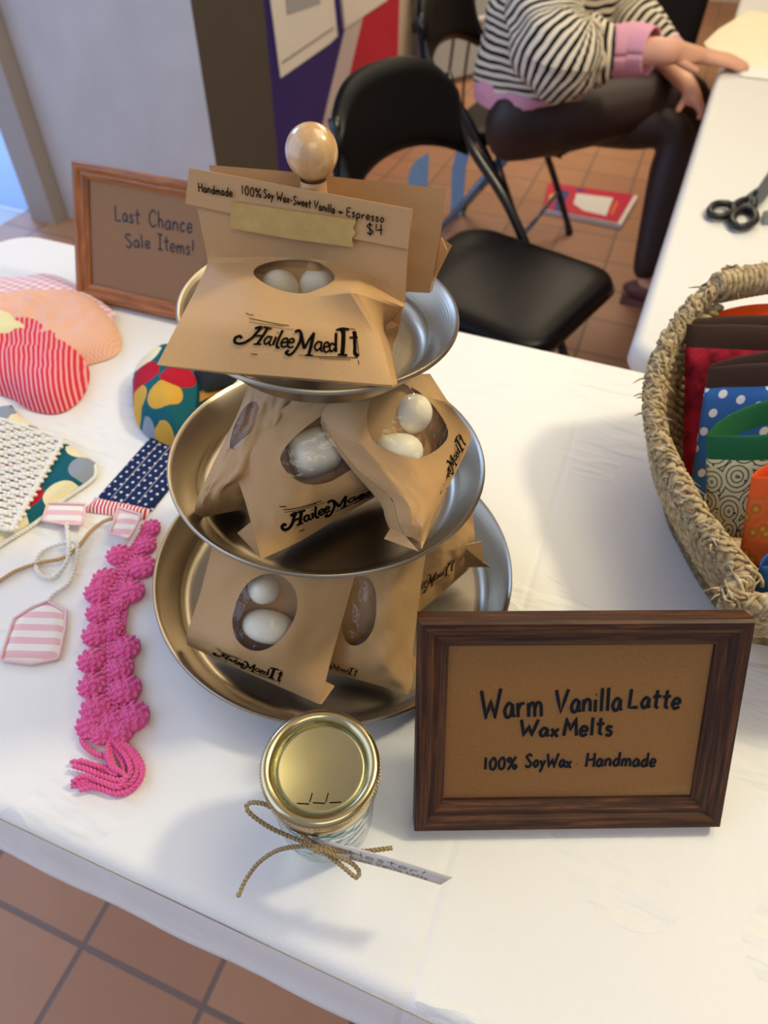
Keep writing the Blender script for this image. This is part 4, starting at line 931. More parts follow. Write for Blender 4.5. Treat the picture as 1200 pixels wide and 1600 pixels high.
fabric_tag('cord_tag', O2([(184,792),(220,803),(212,822),(200,841),(171,832),(178,812)], .012), tb2, .010, .002)
cd_ = MB(); twist(cr([Z(-30,920,.003), Z(0,907,.003), Z(25,892,.003), Z(60,880,.004), Z(98,872,.006), Z(122,855,.004), Z(140,832,.004), Z(160,816,.006), Z(180,808,.009)], 10), .0011, 2, .006, False, 6, cd_)
cd_.build('cord', 'tancord', tb2)
# pink crochet band with tassel
pk = thing('crochet_bookmark', 'hot pink scalloped crochet band ending in a yarn tassel', 'crochet bookmark', Z(180, 1000, 0))
cen = [np.array(Z(*p, .004)) for p in ((238,822), (218,855), (196,890), (183,925), (180,960), (177,995), (178,1030), (178,1065), (176,1100), (175,1140), (176,1158))]
path = cr(cen, 12); mb = MB()
def stitch(p, ang, s=1.0):
    for d in (-.5, .5):
        mb.ell(p+np.array([-math.sin(ang), math.cos(ang), 0])*.0011*s*(1 if d > 0 else -1), (.0027*s, .0015*s, .0012*s), 8, np.array(Matrix.Rotation(ang-d, 3, 'Z')))
P_ = np.array(path); L_2 = np.concatenate([[0], np.cumsum(np.linalg.norm(np.diff(P_, axis=0), axis=1))])
for s_ in np.arange(0, L_2[-1], .0042):
    p = np.array([np.interp(s_, L_2, P_[:, k]) for k in range(3)]); p2 = np.array([np.interp(s_+.001, L_2, P_[:, k]) for k in range(3)])
    t_ = p2-p; ang = math.atan2(t_[1], t_[0]); nn = np.array([-math.sin(ang), math.cos(ang), 0])
    hw_ = .0075*(.7+.3*min(1, s_/.05))
    for j in np.linspace(-1, 1, 4): stitch(p+nn*hw_*j+np.array([0, 0, .0016*(1-j*j)+random.uniform(-.0004, .0004)]), ang+random.uniform(-.2, .2))
LOB = [(236,826,20),(228,852,22),(186,868,25),(222,886,28),(164,905,24),(154,925,27),(205,925,27),(155,958,24),(150,992,25),(143,1033,24),(144,1072,24),(188,945,16),(178,985,17),(198,1013,25),(190,1045,22),(197,1078,27),(208,1120,28),(150,1108,26),(143,1133,25),(176,1130,22),(190,1142,22),(160,1146,20)]
for x, y, rp in LOB:
    c = np.array(Z(x, y, .004)); R_ = rp*.5/CAM_F*.93
    mb.ell(c-np.array([0, 0, .001]), (R_*1.0, R_*1.0, .0058), 18)
    for ri, cnt in ((.12, 2), (.46, 6), (.80, 11)):
        for k in range(cnt):
            a = 2*math.pi*k/cnt+ri*3; z = .0058*math.sqrt(max(.0, 1-(ri*.97)**2))
            stitch(c+np.array([R_*ri*math.cos(a), R_*ri*math.sin(a), z-.0013]), a+math.pi/2+random.uniform(-.2, .2), 1.0)
mb.build('crochet_band', 'pink', pk)
ts = MB()
TS = [[(178,1156),(195,1163),(214,1180),(223,1202),(214,1225),(192,1238),(165,1232),(140,1226),(112,1228)],
      [(178,1156),(193,1166),(208,1184),(214,1206),(200,1226),(175,1226),(145,1218),(120,1224)],
      [(176,1158),(188,1170),(200,1188),(204,1207),(190,1219),(165,1214),(140,1204),(115,1196)],
      [(176,1158),(182,1174),(192,1192),(192,1207),(180,1208),(158,1202),(135,1192),(111,1190)],
      [(174,1158),(172,1176),(178,1196),(184,1206),(178,1210),(166,1200),(150,1196),(124,1188)],
      [(172,1158),(168,1172),(170,1190),(180,1202),(196,1212),(186,1230),(160,1222),(132,1212),(113,1222)],
      [(140,1146),(128,1152),(133,1165),(150,1178),(168,1184),(176,1196)],
      [(180,1156),(202,1168),(218,1190),(222,1212),(206,1234),(180,1240),(150,1230),(125,1234)]]
for i, pl in enumerate(TS): twist(cr([Z(x, y, .003+.0016*(i % 3)+.001*math.sin(j)) for j, (x, y) in enumerate(pl)], 8), .0012, 2, .006, False, 6, ts)
ts.build('tassel', 'pink', pk)

# ================================================================ BASKET AND POUCHES
rim = [Z(1200,440,.172), Z(1125,449,.172), Z(1078,487,.158), Z(1043,538,.140), Z(1024,592,.122), Z(1022,640,.110), Z(1030,690,.104), Z(1054,742,.101), Z(1083,795,.100), Z(1118,845,.100), Z(1158,893,.100), Z(1206,945,.100)]
BC = np.array([.435, .43]); left = [np.array(p) for p in rim]
right = [np.array([2*BC[0]-p[0], 2*BC[1]-p[1], p[2]]) for p in left]
# close the rim round the far side and the near side with the mirrored half
rim_loop = cr([left[0]]+left[1:]+right, 10, True); RL = np.array(rim_loop)
bs = thing('wicker_basket', 'oval woven seagrass basket full of folded cloth pouches', 'basket', (BC[0], BC[1], 0))
wb = MB(); nrow = 15
for i in range(nrow):
    t_ = i/(nrow-1); lp = []
    for p in RL:
        d = p[:2]-BC; zt = min(p[2]-.016, .118); r_ = .715+.262*t_**.85+ .028*math.sin(math.pi*t_)
        lp.append((BC[0]+d[0]*r_, BC[1]+d[1]*r_, .009+(zt-.009)*t_))
    twist(lp, .0042, 2, .022, True, 5, wb)
wb.build('woven_wall', 'grass', bs)
ba = MB(); bl = [(BC[0]+(p[0]-BC[0])*.8, BC[1]+(p[1]-BC[1])*.8) for p in RL[::4]]
ba.add([(x, y, .004) for x, y in bl]+[(x, y, .001) for x, y in bl], [list(range(len(bl))), list(range(2*len(bl)-1, len(bl)-1, -1))]); ba.build('basket_base', 'grass', bs, smooth=False)
rmb = MB(); twist(rim_loop, .0048, 3, .028, True, 7, rmb)
for i in range(0, len(RL), 1):   # bindings over the rim and stray fibres
    p = RL[i]; tn = RL[(i+1) % len(RL)]-RL[i-1]; tn /= np.linalg.norm(tn)
    for kk in range(2):
        a0 = random.uniform(0, 6.28); a1 = a0+random.uniform(1.5, 3.2); s1 = np.cross(tn, [0, 0, 1]); s1 /= np.linalg.norm(s1); s2 = np.cross(s1, tn)
        pl = [p+(s1*math.cos(a)+s2*math.sin(a))*.0088+tn*(.004*random.uniform(-1, 1)+.011*(a-a0)/(a1-a0)) for a in np.linspace(a0, a1, 6)]
        rmb.tube(pl, random.uniform(.0011, .0019), 5)
    if random.random() < .3:
        dv = np.array([random.uniform(-1, 1), random.uniform(-1, 1), random.uniform(-.2, 1)]); dv /= np.linalg.norm(dv)
        rmb.tube([p+dv*.008, p+dv*.014+tn*.003, p+dv*.019+tn*.008], [.0012, .0009, .0003], 5)
rmb.build('braided_rim', 'grass', bs)
for base in (left, right):
    h0, h1 = base[1], base[0]; hn = MB()
    far = h0+(h1-h0)*2.6; core = [h0+(far-h0)*t+np.array([0, 0, .004*math.sin(math.pi*t)]) for t in np.linspace(-.04, 1, 60)]
    hn.tube(core, .0095, 10)
    cp = np.array(core); tnn = cp[-1]-cp[0]; tnn /= np.linalg.norm(tnn); s1 = np.cross(tnn, [0, 0, 1]); s1 /= np.linalg.norm(s1); s2 = np.cross(s1, tnn)
    Lh = np.linalg.norm(cp[-1]-cp[0]); turns = int(Lh/.0052); hel = []
    for i in range(turns*10):
        t = i/(turns*10); a = 2*math.pi*i/10; p = cp[0]+(cp[-1]-cp[0])*t+np.array([0, 0, .004*math.sin(math.pi*t)]); hel.append(p+(s1*math.cos(a)+s2*math.sin(a)*1.15)*.0112)
    hn.tube(hel, .0028, 6); hn.build('handle', 'grass', bs)
# open cords between the rim and the wall beneath the handle
for k, dz in enumerate((.018, .034, .048)):
    twist(cr([left[i]+np.array([.004+.003*k, -.004-.002*k, -dz]) for i in (1, 2, 3, 4)], 8), .0036, 2, .016).build('open_cord', 'grass', bs)
    twist(cr([right[i]+np.array([-.004, .004, -dz]) for i in (1, 2, 3, 4)], 8), .0036, 2, .016).build('open_cord', 'grass', bs)

def pouch(label, mat, trim, tl, tr, hgt, trimh, gap, lean=.5, th=.012, taper=.18, seed=0, hang=0, base=None):
    # an upright folded cloth pouch: front and back panels and a band of trim around the open top
    tl, tr = np.array(tl), np.array(tr); X = (tr-tl); Lx = np.linalg.norm(X); X /= Lx
    D = np.array([-X[1], X[0], 0]); D /= np.linalg.norm(D)       # away from the viewer
    if D[1] < 0: D = -D
    root = thing('cloth_pouch', label, 'cloth pouch', ((tl+tr)/2*np.array([1, 1, 0])+np.array([0, 0, tl[2]-hgt])), 0, 'cloth pouches standing in the basket')
    dn = np.array([0, 0, -1.0])-D*lean
    def ring(s, w_, g):      # closed outline at depth s below the top
        pts = []; n = 30
        for i in range(n+1): 
            t = i/n; pts.append(tl+X*(Lx*t+taper*s*(1-t))+dn*s-D*w_*.5*math.sin(math.pi*t)**.5-D*.0015*math.sin(t*9+seed))
        for i in range(n+1):
            t = 1-i/n; pts.append(tl+X*(Lx*t+taper*s*(1-t))+dn*s+D*(w_*.5+g)*math.sin(math.pi*t)**.5+D*.001)
        return pts
    body = MB(); P = []; ss = np.linspace(trimh, hgt, 10)
    for s in ss: P.append([np.array(p)+dn*0 for p in ring(s, th*(.8+.5*s/hgt), gap*max(0, 1-s/hgt*2))])
    P = np.array(P); nn = P.shape[1]; Lc = np.concatenate([[0], np.cumsum(np.linalg.norm(np.diff(P[0], axis=0), axis=1))])
    body.grid(np.concatenate([P, P[:, :1]], 1), uv=lambda x, y: (np.interp(y*nn, range(nn), Lc), -x*(hgt-trimh)), flip=True)
    body.build('body', mat, root, mods=[SOL(.0012)])
    tb_ = MB(); prof = [(trimh+.001, .0012), (trimh*.6, .003), (.003, .003), (0, .0015), (.001, -.0005), (trimh*.5, -.001), (trimh, -.001)]; P = []
    for s, out in prof:
        rg = ring(s, th*.8+2*out, gap+out*0); P.append(rg)
    P = np.array(P); tb_.grid(np.concatenate([P, P[:, :1]], 1)); tb_.build('trim', trim, root, mods=[SUB(1)])
    return root
pouch('orange topped pouch peeking out at the very back of the basket', 'orange', 'orange', onp(1112,497,(0,.575,0),(0,1,.0)), onp(1260,482,(0,.575,0),(0,1,0)), .12, .02, .01, seed=1)
pouch('dark red pouch with a brown band, tallest in the basket', 'batik', 'brown', onp(1073,503,(0,.545,0),(0,1,0)), onp(1300,500,(0,.545,0),(0,1,0)), .133, .019, .004, seed=2)
pouch('blue white-dotted pouch with a brown band, in front of the dark red one', 'bluedot', 'brown', onp(1107,572,(0,.505,0),(0,1,0)), onp(1330,540,(0,.48,0),(0,1,0)), .118, .018, .004, seed=3)
pouch('cream scroll-print pouch with an open green top', 'scroll', 'green', onp(1103,680,(0,.425,0),(0,1,0)), onp(1330,655,(0,.385,0),(0,1,0)), .085, .021, .038, seed=4, taper=.45, lean=.42)
pouch('orange flower-print pouch with a bright orange band, in front of the scroll print', 'floral', 'orange', onp(1174,745,(0,.372,0),(0,1,0)), onp(1360,700,(0,.35,0),(0,1,0)), .08, .018, .010, seed=5, taper=.3, lean=.35)
pouch('blue pouch lowest at the front of the basket', 'bluecloth', 'bluecloth', onp(1187,882,(0,.312,0),(0,1,0)), onp(1320,850,(0,.30,0),(0,1,0)), .035, .012, .008, seed=6, taper=.3, lean=.0)

# ================================================================ BACKGROUND: BOARD, PAPERS
bd_ = thing('display_board', 'tall display board in blue, white and red beside the pillar', 'display board', W(-1.36, 3.05, FZ))
zb, zt, v0, v1 = FZ+.005, 1.0, 2.425, 3.745
def bp3(v, z, e=0): return W(-1.36+e, v, z)
# diagonal white stripe: points on its left and right edges along v for each height
def strip_v(z, side): return 2.70+(z+.66)*.90+(0 if side == 0 else .20-(z+.66)*.02)
mb = MB(); e = .012
def quad(v00, v01, z00, v10, v11, z10, mi): mb.add([bp3(v00, z00, e), bp3(v01, z00, e), bp3(v11, z10, e), bp3(v10, z10, e)], [(0, 1, 2, 3)], None, mi)
zs = [zb, -.2, .3]
for z_0, z_1 in zip(zs[:-1], zs[1:]):
    a0, a1, b0, b1_ = strip_v(z_0, 0), strip_v(z_1, 0), strip_v(z_0, 1), strip_v(z_1, 1)
    quad(v0, a0, z_0, v0, a1, z_1, 0); quad(a0, b0, z_0, a1, b1_, z_1, 1); quad(b0, v1, z_0, b1_, v1, z_1, 2)
quad(v0, strip_v(.3, 0), .3, v0, strip_v(.3, 0), zt, 0); quad(strip_v(.3, 0), v1, .3, strip_v(.3, 0), v1, zt, 1)
for a, b, c, d in ((bp3(v0, zb, e), bp3(v0, zt, e), bp3(v0, zt), bp3(v0, zb)), (bp3(v1, zb, e), bp3(v1, zb), bp3(v1, zt), bp3(v1, zt, e)), (bp3(v0, zb), bp3(v0, zt), bp3(v1, zt), bp3(v1, zb)), (bp3(v0, zt, e), bp3(v1, zt, e), bp3(v1, zt), bp3(v0, zt))): mb.add([a, b, c, d], [(0, 1, 2, 3)], None, 1)
mb.build('panel', ['navyboard', 'whiteboard', 'redboard'], bd_, smooth=False)
BU = (lambda x, y, off=.014: onp(x, y, W(-1.36, 0, 0), (math.cos(T), math.sin(T), 0), off))
def sheet(name, label, px, th=.002, marks=()):
    r_ = thing(name, label, 'poster', BU(*px[0]))
    m_ = MB(); m_.add([BU(*p) for p in px], [list(range(len(px)))]); m_.build('sheet', 'paper', r_, smooth=False, mods=[SOL(th, 1)])
    for mt, pts in marks:
        g_ = MB(); g_.add([BU(*p, .0175) for p in pts], [list(range(len(pts)))]); g_.build('print', mt, r_, smooth=False, mods=[SOL(.0006)])
    return r_
sheet('poster', 'white sheet with a grey block mounted on the blue part of the board', [(418,-30), (438,122), (515,68), (527,56), (515,-60)], marks=[('greyprint', [(446,-10), (449,23), (501,5), (498,-30)]), ('lineprint', [(440,97), (442,99), (522,44), (521,42)])])
sheet('poster', 'white sheet at the top of the red part of the board', [(528,-30), (536,46), (604,1), (625,-30), (600,-60)], marks=[('lineprint', [(531,-20), (537,44), (539,43), (533,-20)])])
# grey-blue pole with a collar, beside the board
pl_ = thing('metal_stand', 'grey-blue metal pole with a black collar, at the red edge of the board', 'stand', W(-1.32, 3.95, FZ))
MB().tube([W(-1.32, 3.95, FZ+.01), W(-1.32, 3.95, .9)], .022, 12).build('pole', 'bluemetal_and_sheen', pl_)
MB().tube([W(-1.32, 3.95, -.40), W(-1.32, 3.95, -.36)], .036, 14).build('collar', 'blackmetal', pl_); MB().tube([W(-1.32, 3.95, FZ+.001), W(-1.32, 3.95, FZ+.015)], .07, 20).build('base_plate', 'blackmetal', pl_)
# grey panel propped up behind the chairs
lt = thing('leaning_panel', 'pale grey panel with a white edge propped behind the far chair', 'panel', W(-1.2, 4.4, FZ))
mb = MB(); pa = [W(-1.30, 4.05, FZ+.03), W(-.60, 5.3, FZ+.03), W(-.75, 5.35, FZ+.62), W(-1.42, 4.1, FZ+.62)]
mb.add(pa, [(0, 1, 2, 3)]); mb.build('sheet', 'greyprint', lt, smooth=False, mods=[SOL(.03, 0)])
mb = MB(); mb.tube([pa[3], pa[2]], .022, 8); mb.tube([pa[0]*.6+pa[3]*.4, pa[1]*.6+pa[2]*.4], .02, 8); mb.build('edge_rail', 'plastictable', lt)
cb = MB()
for px, py, py2 in ((712,28,140), (739,18,150)):
    a = onp(px, py, W(-.9, 3.4, 0), (math.sin(T)*-1, math.cos(T), 0)); cb.tube(cr([a+np.array([0, 0, .5]), a, a-np.array([.01, 0, .3]), np.array([a[0]+.03, a[1], FZ+.004])], 6), .006, 6)
tag(cb.build('hanging_cord', 'blackmetal'), 'thin dark cords hanging beside the far chair', 'cord')

# ================================================================ CHAIRS
def make_chair(label, loc, rotz, legmat='blackmetal'):
    # local: x forward, y left, z up from the floor
    r = thing('folding_chair', label, 'chair', loc, rotz, 'black padded folding chairs')
    # seat cushion
    vs = []; prof = [(0, .0), (.010, .006), (.028, .008), (.036, .004), (.040, -.008), (.036, -.018)]
    mb = MB(); loops = []
    for z, ins in ((.415, .012), (.423, .002), (.436, 0), (.445, .005), (.451, .018), (.454, .045), (.455, .09)):
        loops.append([(x, y, z) for x, y in rrect(-.195+ins, .205-ins, -.2+ins, .2-ins, max(.02, .075-ins*.5), 7)])
    n = len(loops[0]); vs = [p for l in loops for p in l]
    fs = [[i*n+k, i*n+(k+1) % n, (i+1)*n+(k+1) % n, (i+1)*n+k] for i in range(len(loops)-1) for k in range(n)]; fs.append(list(range(len(vs)-n, len(vs)))); fs.append(list(range(n-1, -1, -1)))
    mb.add(vs, fs); seat = mb.build('seat', 'vinyl', r, local=True, sharp=50)
    pp = MB(); pp.tube([(x, y, .4245) for x, y in rrect(-.197, .207, -.202, .202, .075, 8)], .0035, 6, True); pp.build('seat_piping', 'blackmetal', seat, local=True)
    # padded back, curved around the sitter, lower edge arched
    nx, nz = 22, 12; fr = []; bk = []
    for i in range(nz+1):
        a, b = [], []
        for j in range(nx+1):
            s = -1+2*j/nx; t = i/nz
            zl = .562+.055*(1-abs(s)**2.2); zh = .775-.075*abs(s)**4-.012*s*s
            y = s*(.224-.012*t); z = zl+(zh-zl)*t+.018; x = -.235-.055*(z-.55)/.22-.034*(1-s*s)
            ed_ = min(1, min(1-abs(s), t, 1-t)*7); pad = .018*ed_**.5
            a.append((x+.004+pad, y, z)); b.append((x-.010-.006*ed_, y, z))
        fr.append(a); bk.append(b)
    mb = MB(); mb.grid(fr); mb.grid(bk, flip=True)
    bo = [fr[0][j] for j in range(nx+1)]
    mb.grid([bk[0], fr[0]]); mb.grid([fr[-1], bk[-1]]); mb.grid([[f[0] for f in fr], [f[0] for f in bk]]); mb.grid([[f[-1] for f in bk], [f[-1] for f in fr]])
    mb.build('backrest', 'vinyl', r, local=True, sharp=60)
    # frame: front-leg tubes that rise into the back, rear legs, braces
    for s in (-1, 1):
        y = s*.213
        MB().tube(cr([(.20, y, .012), (.06, y, .27), (-.10, y, .49), (-.235, y*.97, .62), (-.292, y*.88, .745)], 8), .0115, 10).build('front_leg', 'blackmetal', r, local=True)
        MB().tube([(.02, s*.19, .40), (-.10, s*.19, .21), (-.235, s*.19, .012)], .0105, 10).build('rear_leg', legmat, r, local=True)
        MB().tube([(.10, s*.202, .21), (-.0, s*.196, .395)], .006, 8).build('hinge_link', 'blackmetal', r, local=True)
        MB().tube([(.20, y, .0), (.19, y, .03)], .014, 10).build('rubber_foot', 'handleplastic', r, local=True)
        MB().tube([(-.237, s*.19, .0), (-.225, s*.19, .03)], .013, 10).build('rubber_foot', 'handleplastic', r, local=True)
    MB().tube([(-.165, -.19, .115), (-.165, .19, .115)], .008, 8).build('rear_crossbar', legmat, r, local=True)
    MB().tube([(.125, -.213, .15), (.125, .213, .15)], .008, 8).build('front_crossbar', legmat, r, local=True)
    return r
ch1 = make_chair('empty black folding chair between the display table and the seated person', W(-.245, 1.36, FZ), T-.29)
ch2 = make_chair('black folding chair the person in the striped top sits on', W(-.45, 2.44, FZ), T-.1, 'bluemetal_and_sheen'); ch2.scale = (1, 1, .95)  # blue rear legs: daylight reflected on black metal, put into their colour

for lab, pts in (('pale blue strip painting in reflected daylight under the far chair seat', [(744,205),(728,262),(722,335),(704,338),(706,262),(724,205)]), ('short wide pale blue strip painting in reflected daylight below the near chair back', [(670,238),(668,300),(634,304),(640,266),(650,250)])):
    m_ = MB(); m_.add([onp(x, y, W(-.5, 2.62, 0), (-math.sin(T), math.cos(T), 0)) for x, y in pts], [list(range(len(pts)))])
    tag(m_.build('reflection_strip', 'bluereflect', None, smooth=False, mods=[SOL(.004)]), lab, 'reflection strip')  # strips added to stand in for blue daylight reflected on the chair legs

# ================================================================ PERSON
pr = thing('person', 'seated person in a striped top and dark tights, hand on the white table', 'person', W(-.42, 2.28, FZ))
def skin(name, pts, edges, rad, mat, parent, root_i=0, sub=2):
    me = bpy.data.meshes.new(name); inv = pr.matrix_world.inverted()
    me.from_pydata([tuple(inv @ Vector(p)) for p in pts], edges, []); me.update()
    o = bpy.data.objects.new(name, me); C.objects.link(o); o.parent = parent
    md = o.modifiers.new('skin', 'SKIN'); md.use_smooth_shade = True; md.branch_smoothing = .35
    sv = me.skin_vertices[0].data if me.skin_vertices else None
    if sv is None:
        bmm = bmesh.new(); bmm.from_mesh(me); bmm.verts.layers.skin.verify(); bmm.to_mesh(me); bmm.free(); sv = me.skin_vertices[0].data
    for i, r_ in enumerate(rad): sv[i].radius = (r_, r_) if np.isscalar(r_) else r_
    sv[root_i].use_root = True
    s_ = o.modifiers.new('subdivision', 'SUBSURF'); s_.levels = sub; s_.render_levels = sub
    me.materials.append(M[mat]); return o
P3 = []; E3 = []; R3 = []
def node(p, r, par=None):
    P3.append(np.array(p, float)); R3.append(r); i = len(P3)-1
    if par is not None: E3.append((par, i))
    return i
WR = Z(1036, 80, .050); KN_ = Z(1112, 90, .027)
pel = node(W(-.42, 2.29, -.165), .11); abd = node(W(-.40, 2.29, -.03), .11, pel); chs = node(W(-.36, 2.29, .15), .12, abd); nkb = node(W(-.33, 2.29, .30), .07, chs)
nk = node(W(-.31, 2.29, .36), .05, nkb); jw = node(W(-.285, 2.29, .44), .062, nk); hd = node(W(-.29, 2.29, .53), .082, jw); tp_ = node(W(-.30, 2.29, .585), .055, hd)
node(W(-.19, 2.29, .475), .010, hd)                            # nose
# near (right) arm, hand flat on the table
sh = node(W(-.34, 2.13, .24), .055, chs); el_ = node(W(-.285, 1.965, .04), .034, sh); fa = node((Z(945, 82, .026)), .034, el_); wr = node(WR, .032, fa); pm = node((np.array(WR)*.5+np.array(KN_)*.5), (.036, .03), wr)
side = np.array(W(0, 1, 0)); fwd = (np.array(Z(1183,112,.012))-np.array(WR)); fwd /= np.linalg.norm(fwd)
for k, (off, ln, dz) in enumerate(((-.026, .084, .0), (-.009, .098, .004), (.009, .094, .004), (.026, .076, .002))):
    kn = np.array(KN_)+side*off*.9; a = node(kn, .0125, pm)
    b = node(kn+fwd*ln*.5+side*off*.15+np.array([0, 0, .002]), .0105, a); c = node(kn+fwd*ln*.8+side*off*.2, .0092, b); node(kn+fwd*ln*1.05+side*off*.25-np.array([0, 0, .004]), .0072, c)
th0 = (np.array(WR)*.65+np.array(KN_)*.35)-side*.016+np.array([0, 0, -.012]); t1 = node(th0, .012, pm); t2_ = node(th0+fwd*.034-side*.004-np.array([0, 0, .008]), .0095, t1); node(th0+fwd*.058-side*.002-np.array([0, 0, .012]), .0075, t2_)
# far (left) arm, hand resting by the knee
shl = node(W(-.34, 2.46, .26), .055, chs); ell = node(W(-.22, 2.50, .02), .04, shl); fal = node(W(-.06, 2.42, -.05), .032, ell); wrl = node(Z(1080, 138, -.055), .022, fal); pml = node(Z(1087, 152, -.075), .026, wrl)
for off in (-.024, -.008, .008, .024):
    b0 = np.array(P3[pml])+side*off+W(.014, 0, -.014); a = node(b0, .0095, pml); b = node(b0+W(.012, 0, -.014), .0085, a); node(b0+W(.010, 0, -.030), .007, b)
b0 = np.array(P3[pml])+np.array(W(-.03, -.01, -.01)); a = node(b0, .011, pml); node(b0+W(-.004, -.01, -.026), .008, a)
# legs: near thigh crossed over the far one
hipR = W(-.41, 2.13, -.195); kneeR = Z(1078, 142, -.125); hipL = W(-.38, 2.36, -.19); kneeL = Z(1062, 205, -.205)
hr = node(hipR, .098, pel); mr = node(np.array(hipR)*.5+np.array(kneeR)*.5+np.array([0, 0, -.005]), .084, hr); kr = node(kneeR, .06, mr)
cr1 = node(np.array(kneeR)+np.array(W(.07, .05, -.14)), .052, kr); cr2 = node(np.array(kneeR)+np.array(W(.11, .03, -.33)), .033, cr1); node(np.array(kneeR)+np.array(W(.19, .02, -.39)), .03, cr2)
hl = node(hipL, .098, pel); ml = node(np.array(hipL)*.5+np.array(kneeL)*.5, .08, hl); kl = node(kneeL, .062, ml)
an = Z(1003, 440, FZ+.07); cl1 = node(np.array(kneeL)*.65+np.array(an)*.35, .055, kl); cl2 = node(an, .034, cl1); node(np.array(an)+np.array(W(.07, -.01, -.04)), .034, cl2); 
LEG = {hr, mr, kr, cr1, cr2, hl, ml, kl, cl1, cl2}
body = skin('body', P3, E3, [r_*.62 if k in LEG else r_ for k, r_ in enumerate(R3)], 'skin', pr, pel)
# tights over both legs
tp3 = [pel, hr, mr, kr, cr1, cr2, hl, ml, kl, cl1, cl2]; idx = {k: i for i, k in enumerate(tp3)}
te = [(idx[a], idx[b]) for a, b in E3 if a in idx and b in idx]
skin('tights', [P3[k] for k in tp3], te, [R3[k]*1.06+.004 for k in tp3], 'tights', pr, 0)
# shoe of the planted foot
sh_ = MB(); ft = np.array(Z(1003, 455, FZ+.03)); R_ = np.array(Matrix.Rotation(T, 3, 'Z')); sh_.ell(ft+np.array(W(.05, -.01, .01)), (.115, .042, .04), 16, R_); sh_.box(ft+np.array(W(.05, -.01, -.024)), (.22, .08, .012), R_)
sh_.build('shoe', plain('brown_shoe', '6b3f33', .5), pr)
# loose striped top: torso and sleeves lofted around the limbs
def loft(mb, ctrs, rads, n=28, up=(0, 0, 1), wob=.0, seed=0):
    Cc = [np.array(c, float) for c in ctrs]; k = 8; path = cr(Cc, k); rr_ = cr([np.array([a, b]) for a, b in rads], k); L = 0; Pg = []; Lg = []
    for i, p in enumerate(path):
        t = (path[min(i+1, len(path)-1)]-path[max(i-1, 0)]); t /= np.linalg.norm(t); a = np.cross(t, up)
        if np.linalg.norm(a) < .2: a = np.cross(t, np.array(W(1, 0, 0)))
        a /= np.linalg.norm(a); b = np.cross(a, t); 
        row = []
        for j in range(n+1):
            th = 2*math.pi*j/n; q = 1+wob*noise.noise(Vector((math.cos(th)*2+seed, math.sin(th)*2, L*14)))
            row.append(p+a*rr_[i][0]*q*math.cos(th)+b*rr_[i][1]*q*math.sin(th))
        if Pg: dd = [np.linalg.norm(x_-y_) for x_, y_ in zip(row, Pg[-1])]; L += .5*max(dd)+.5*sum(dd)/len(dd)
        Lg.append(L); Pg.append(row)
    Lg = np.array(Lg); mm = len(path)
    mb.grid(Pg, uv=lambda x, y: (y, np.interp(x*(mm-1), range(mm), Lg)))
top_ = MB()
loft(top_, [W(-.40, 2.27, -.13), W(-.40, 2.28, -.06), W(-.385, 2.29, .04), W(-.36, 2.29, .16), W(-.345, 2.29, .26), W(-.32, 2.29, .325)], [(.175, .155), (.19, .165), (.19, .165), (.18, .15), (.13, .11), (.065, .06)], 40, up=W(1, 0, 0), wob=.10)
loft(top_, [W(-.35, 2.18, .26), W(-.365, 2.07, .16), W(-.335, 1.99, .07), W(-.27, 1.95, .025), Z(905, 84, .016), Z(940, 82, .026), Z(962, 80, .032)], [(.08, .08), (.09, .09), (.09, .092), (.085, .09), (.078, .084), (.07, .074), (.05, .052)], 30, wob=.16, seed=4)
loft(top_, [W(-.345, 2.41, .25), W(-.30, 2.50, .13), W(-.22, 2.50, .03), W(-.13, 2.46, -.01), W(-.06, 2.43, -.04)], [(.08, .08), (.08, .08), (.08, .08), (.07, .07), (.05, .05)], 30, wob=.14, seed=7)
top_.build('striped_top', 'striped', pr)
cf = MB(); loft(cf, [Z(955, 80, .031), Z(985, 78, .036), Z(1018, 80, .042)], [(.051, .053), (.054, .056), (.047, .049)], 26); cf.build('cuff', 'pinkrib', pr, mods=[SOL(.004)])
cf = MB(); loft(cf, [W(-.06, 2.43, -.04), W(-.02, 2.41, -.055)], [(.05, .05), (.043, .043)], 20)
cf.build('cuff', 'pinkrib', pr, mods=[SOL(.004)])
hm = MB(); loft(hm, [W(-.41, 2.26, -.19), W(-.405, 2.265, -.16), W(-.40, 2.27, -.125)], [(.155, .145), (.172, .155), (.178, .158)], 40, up=W(1, 0, 0), wob=.06); hm.build('hem', 'pinkrib', pr, mods=[SOL(.004)])
hs = MB(); hs.ell(W(-.315, 2.29, .52), (.098, .098, .115), 20); hs.ell(W(-.37, 2.29, .40), (.06, .10, .14), 16); hs.build('hair', 'hair', pr)
for s in (-1, 1): MB().ell(W(-.208, 2.29+s*.03, .515), (.010, .014, .008), 10).build('eye', 'paper', pr)
MB().ell(W(-.213, 2.29, .435), (.012, .022, .006), 10).build('lips', 'pinkrib', pr)

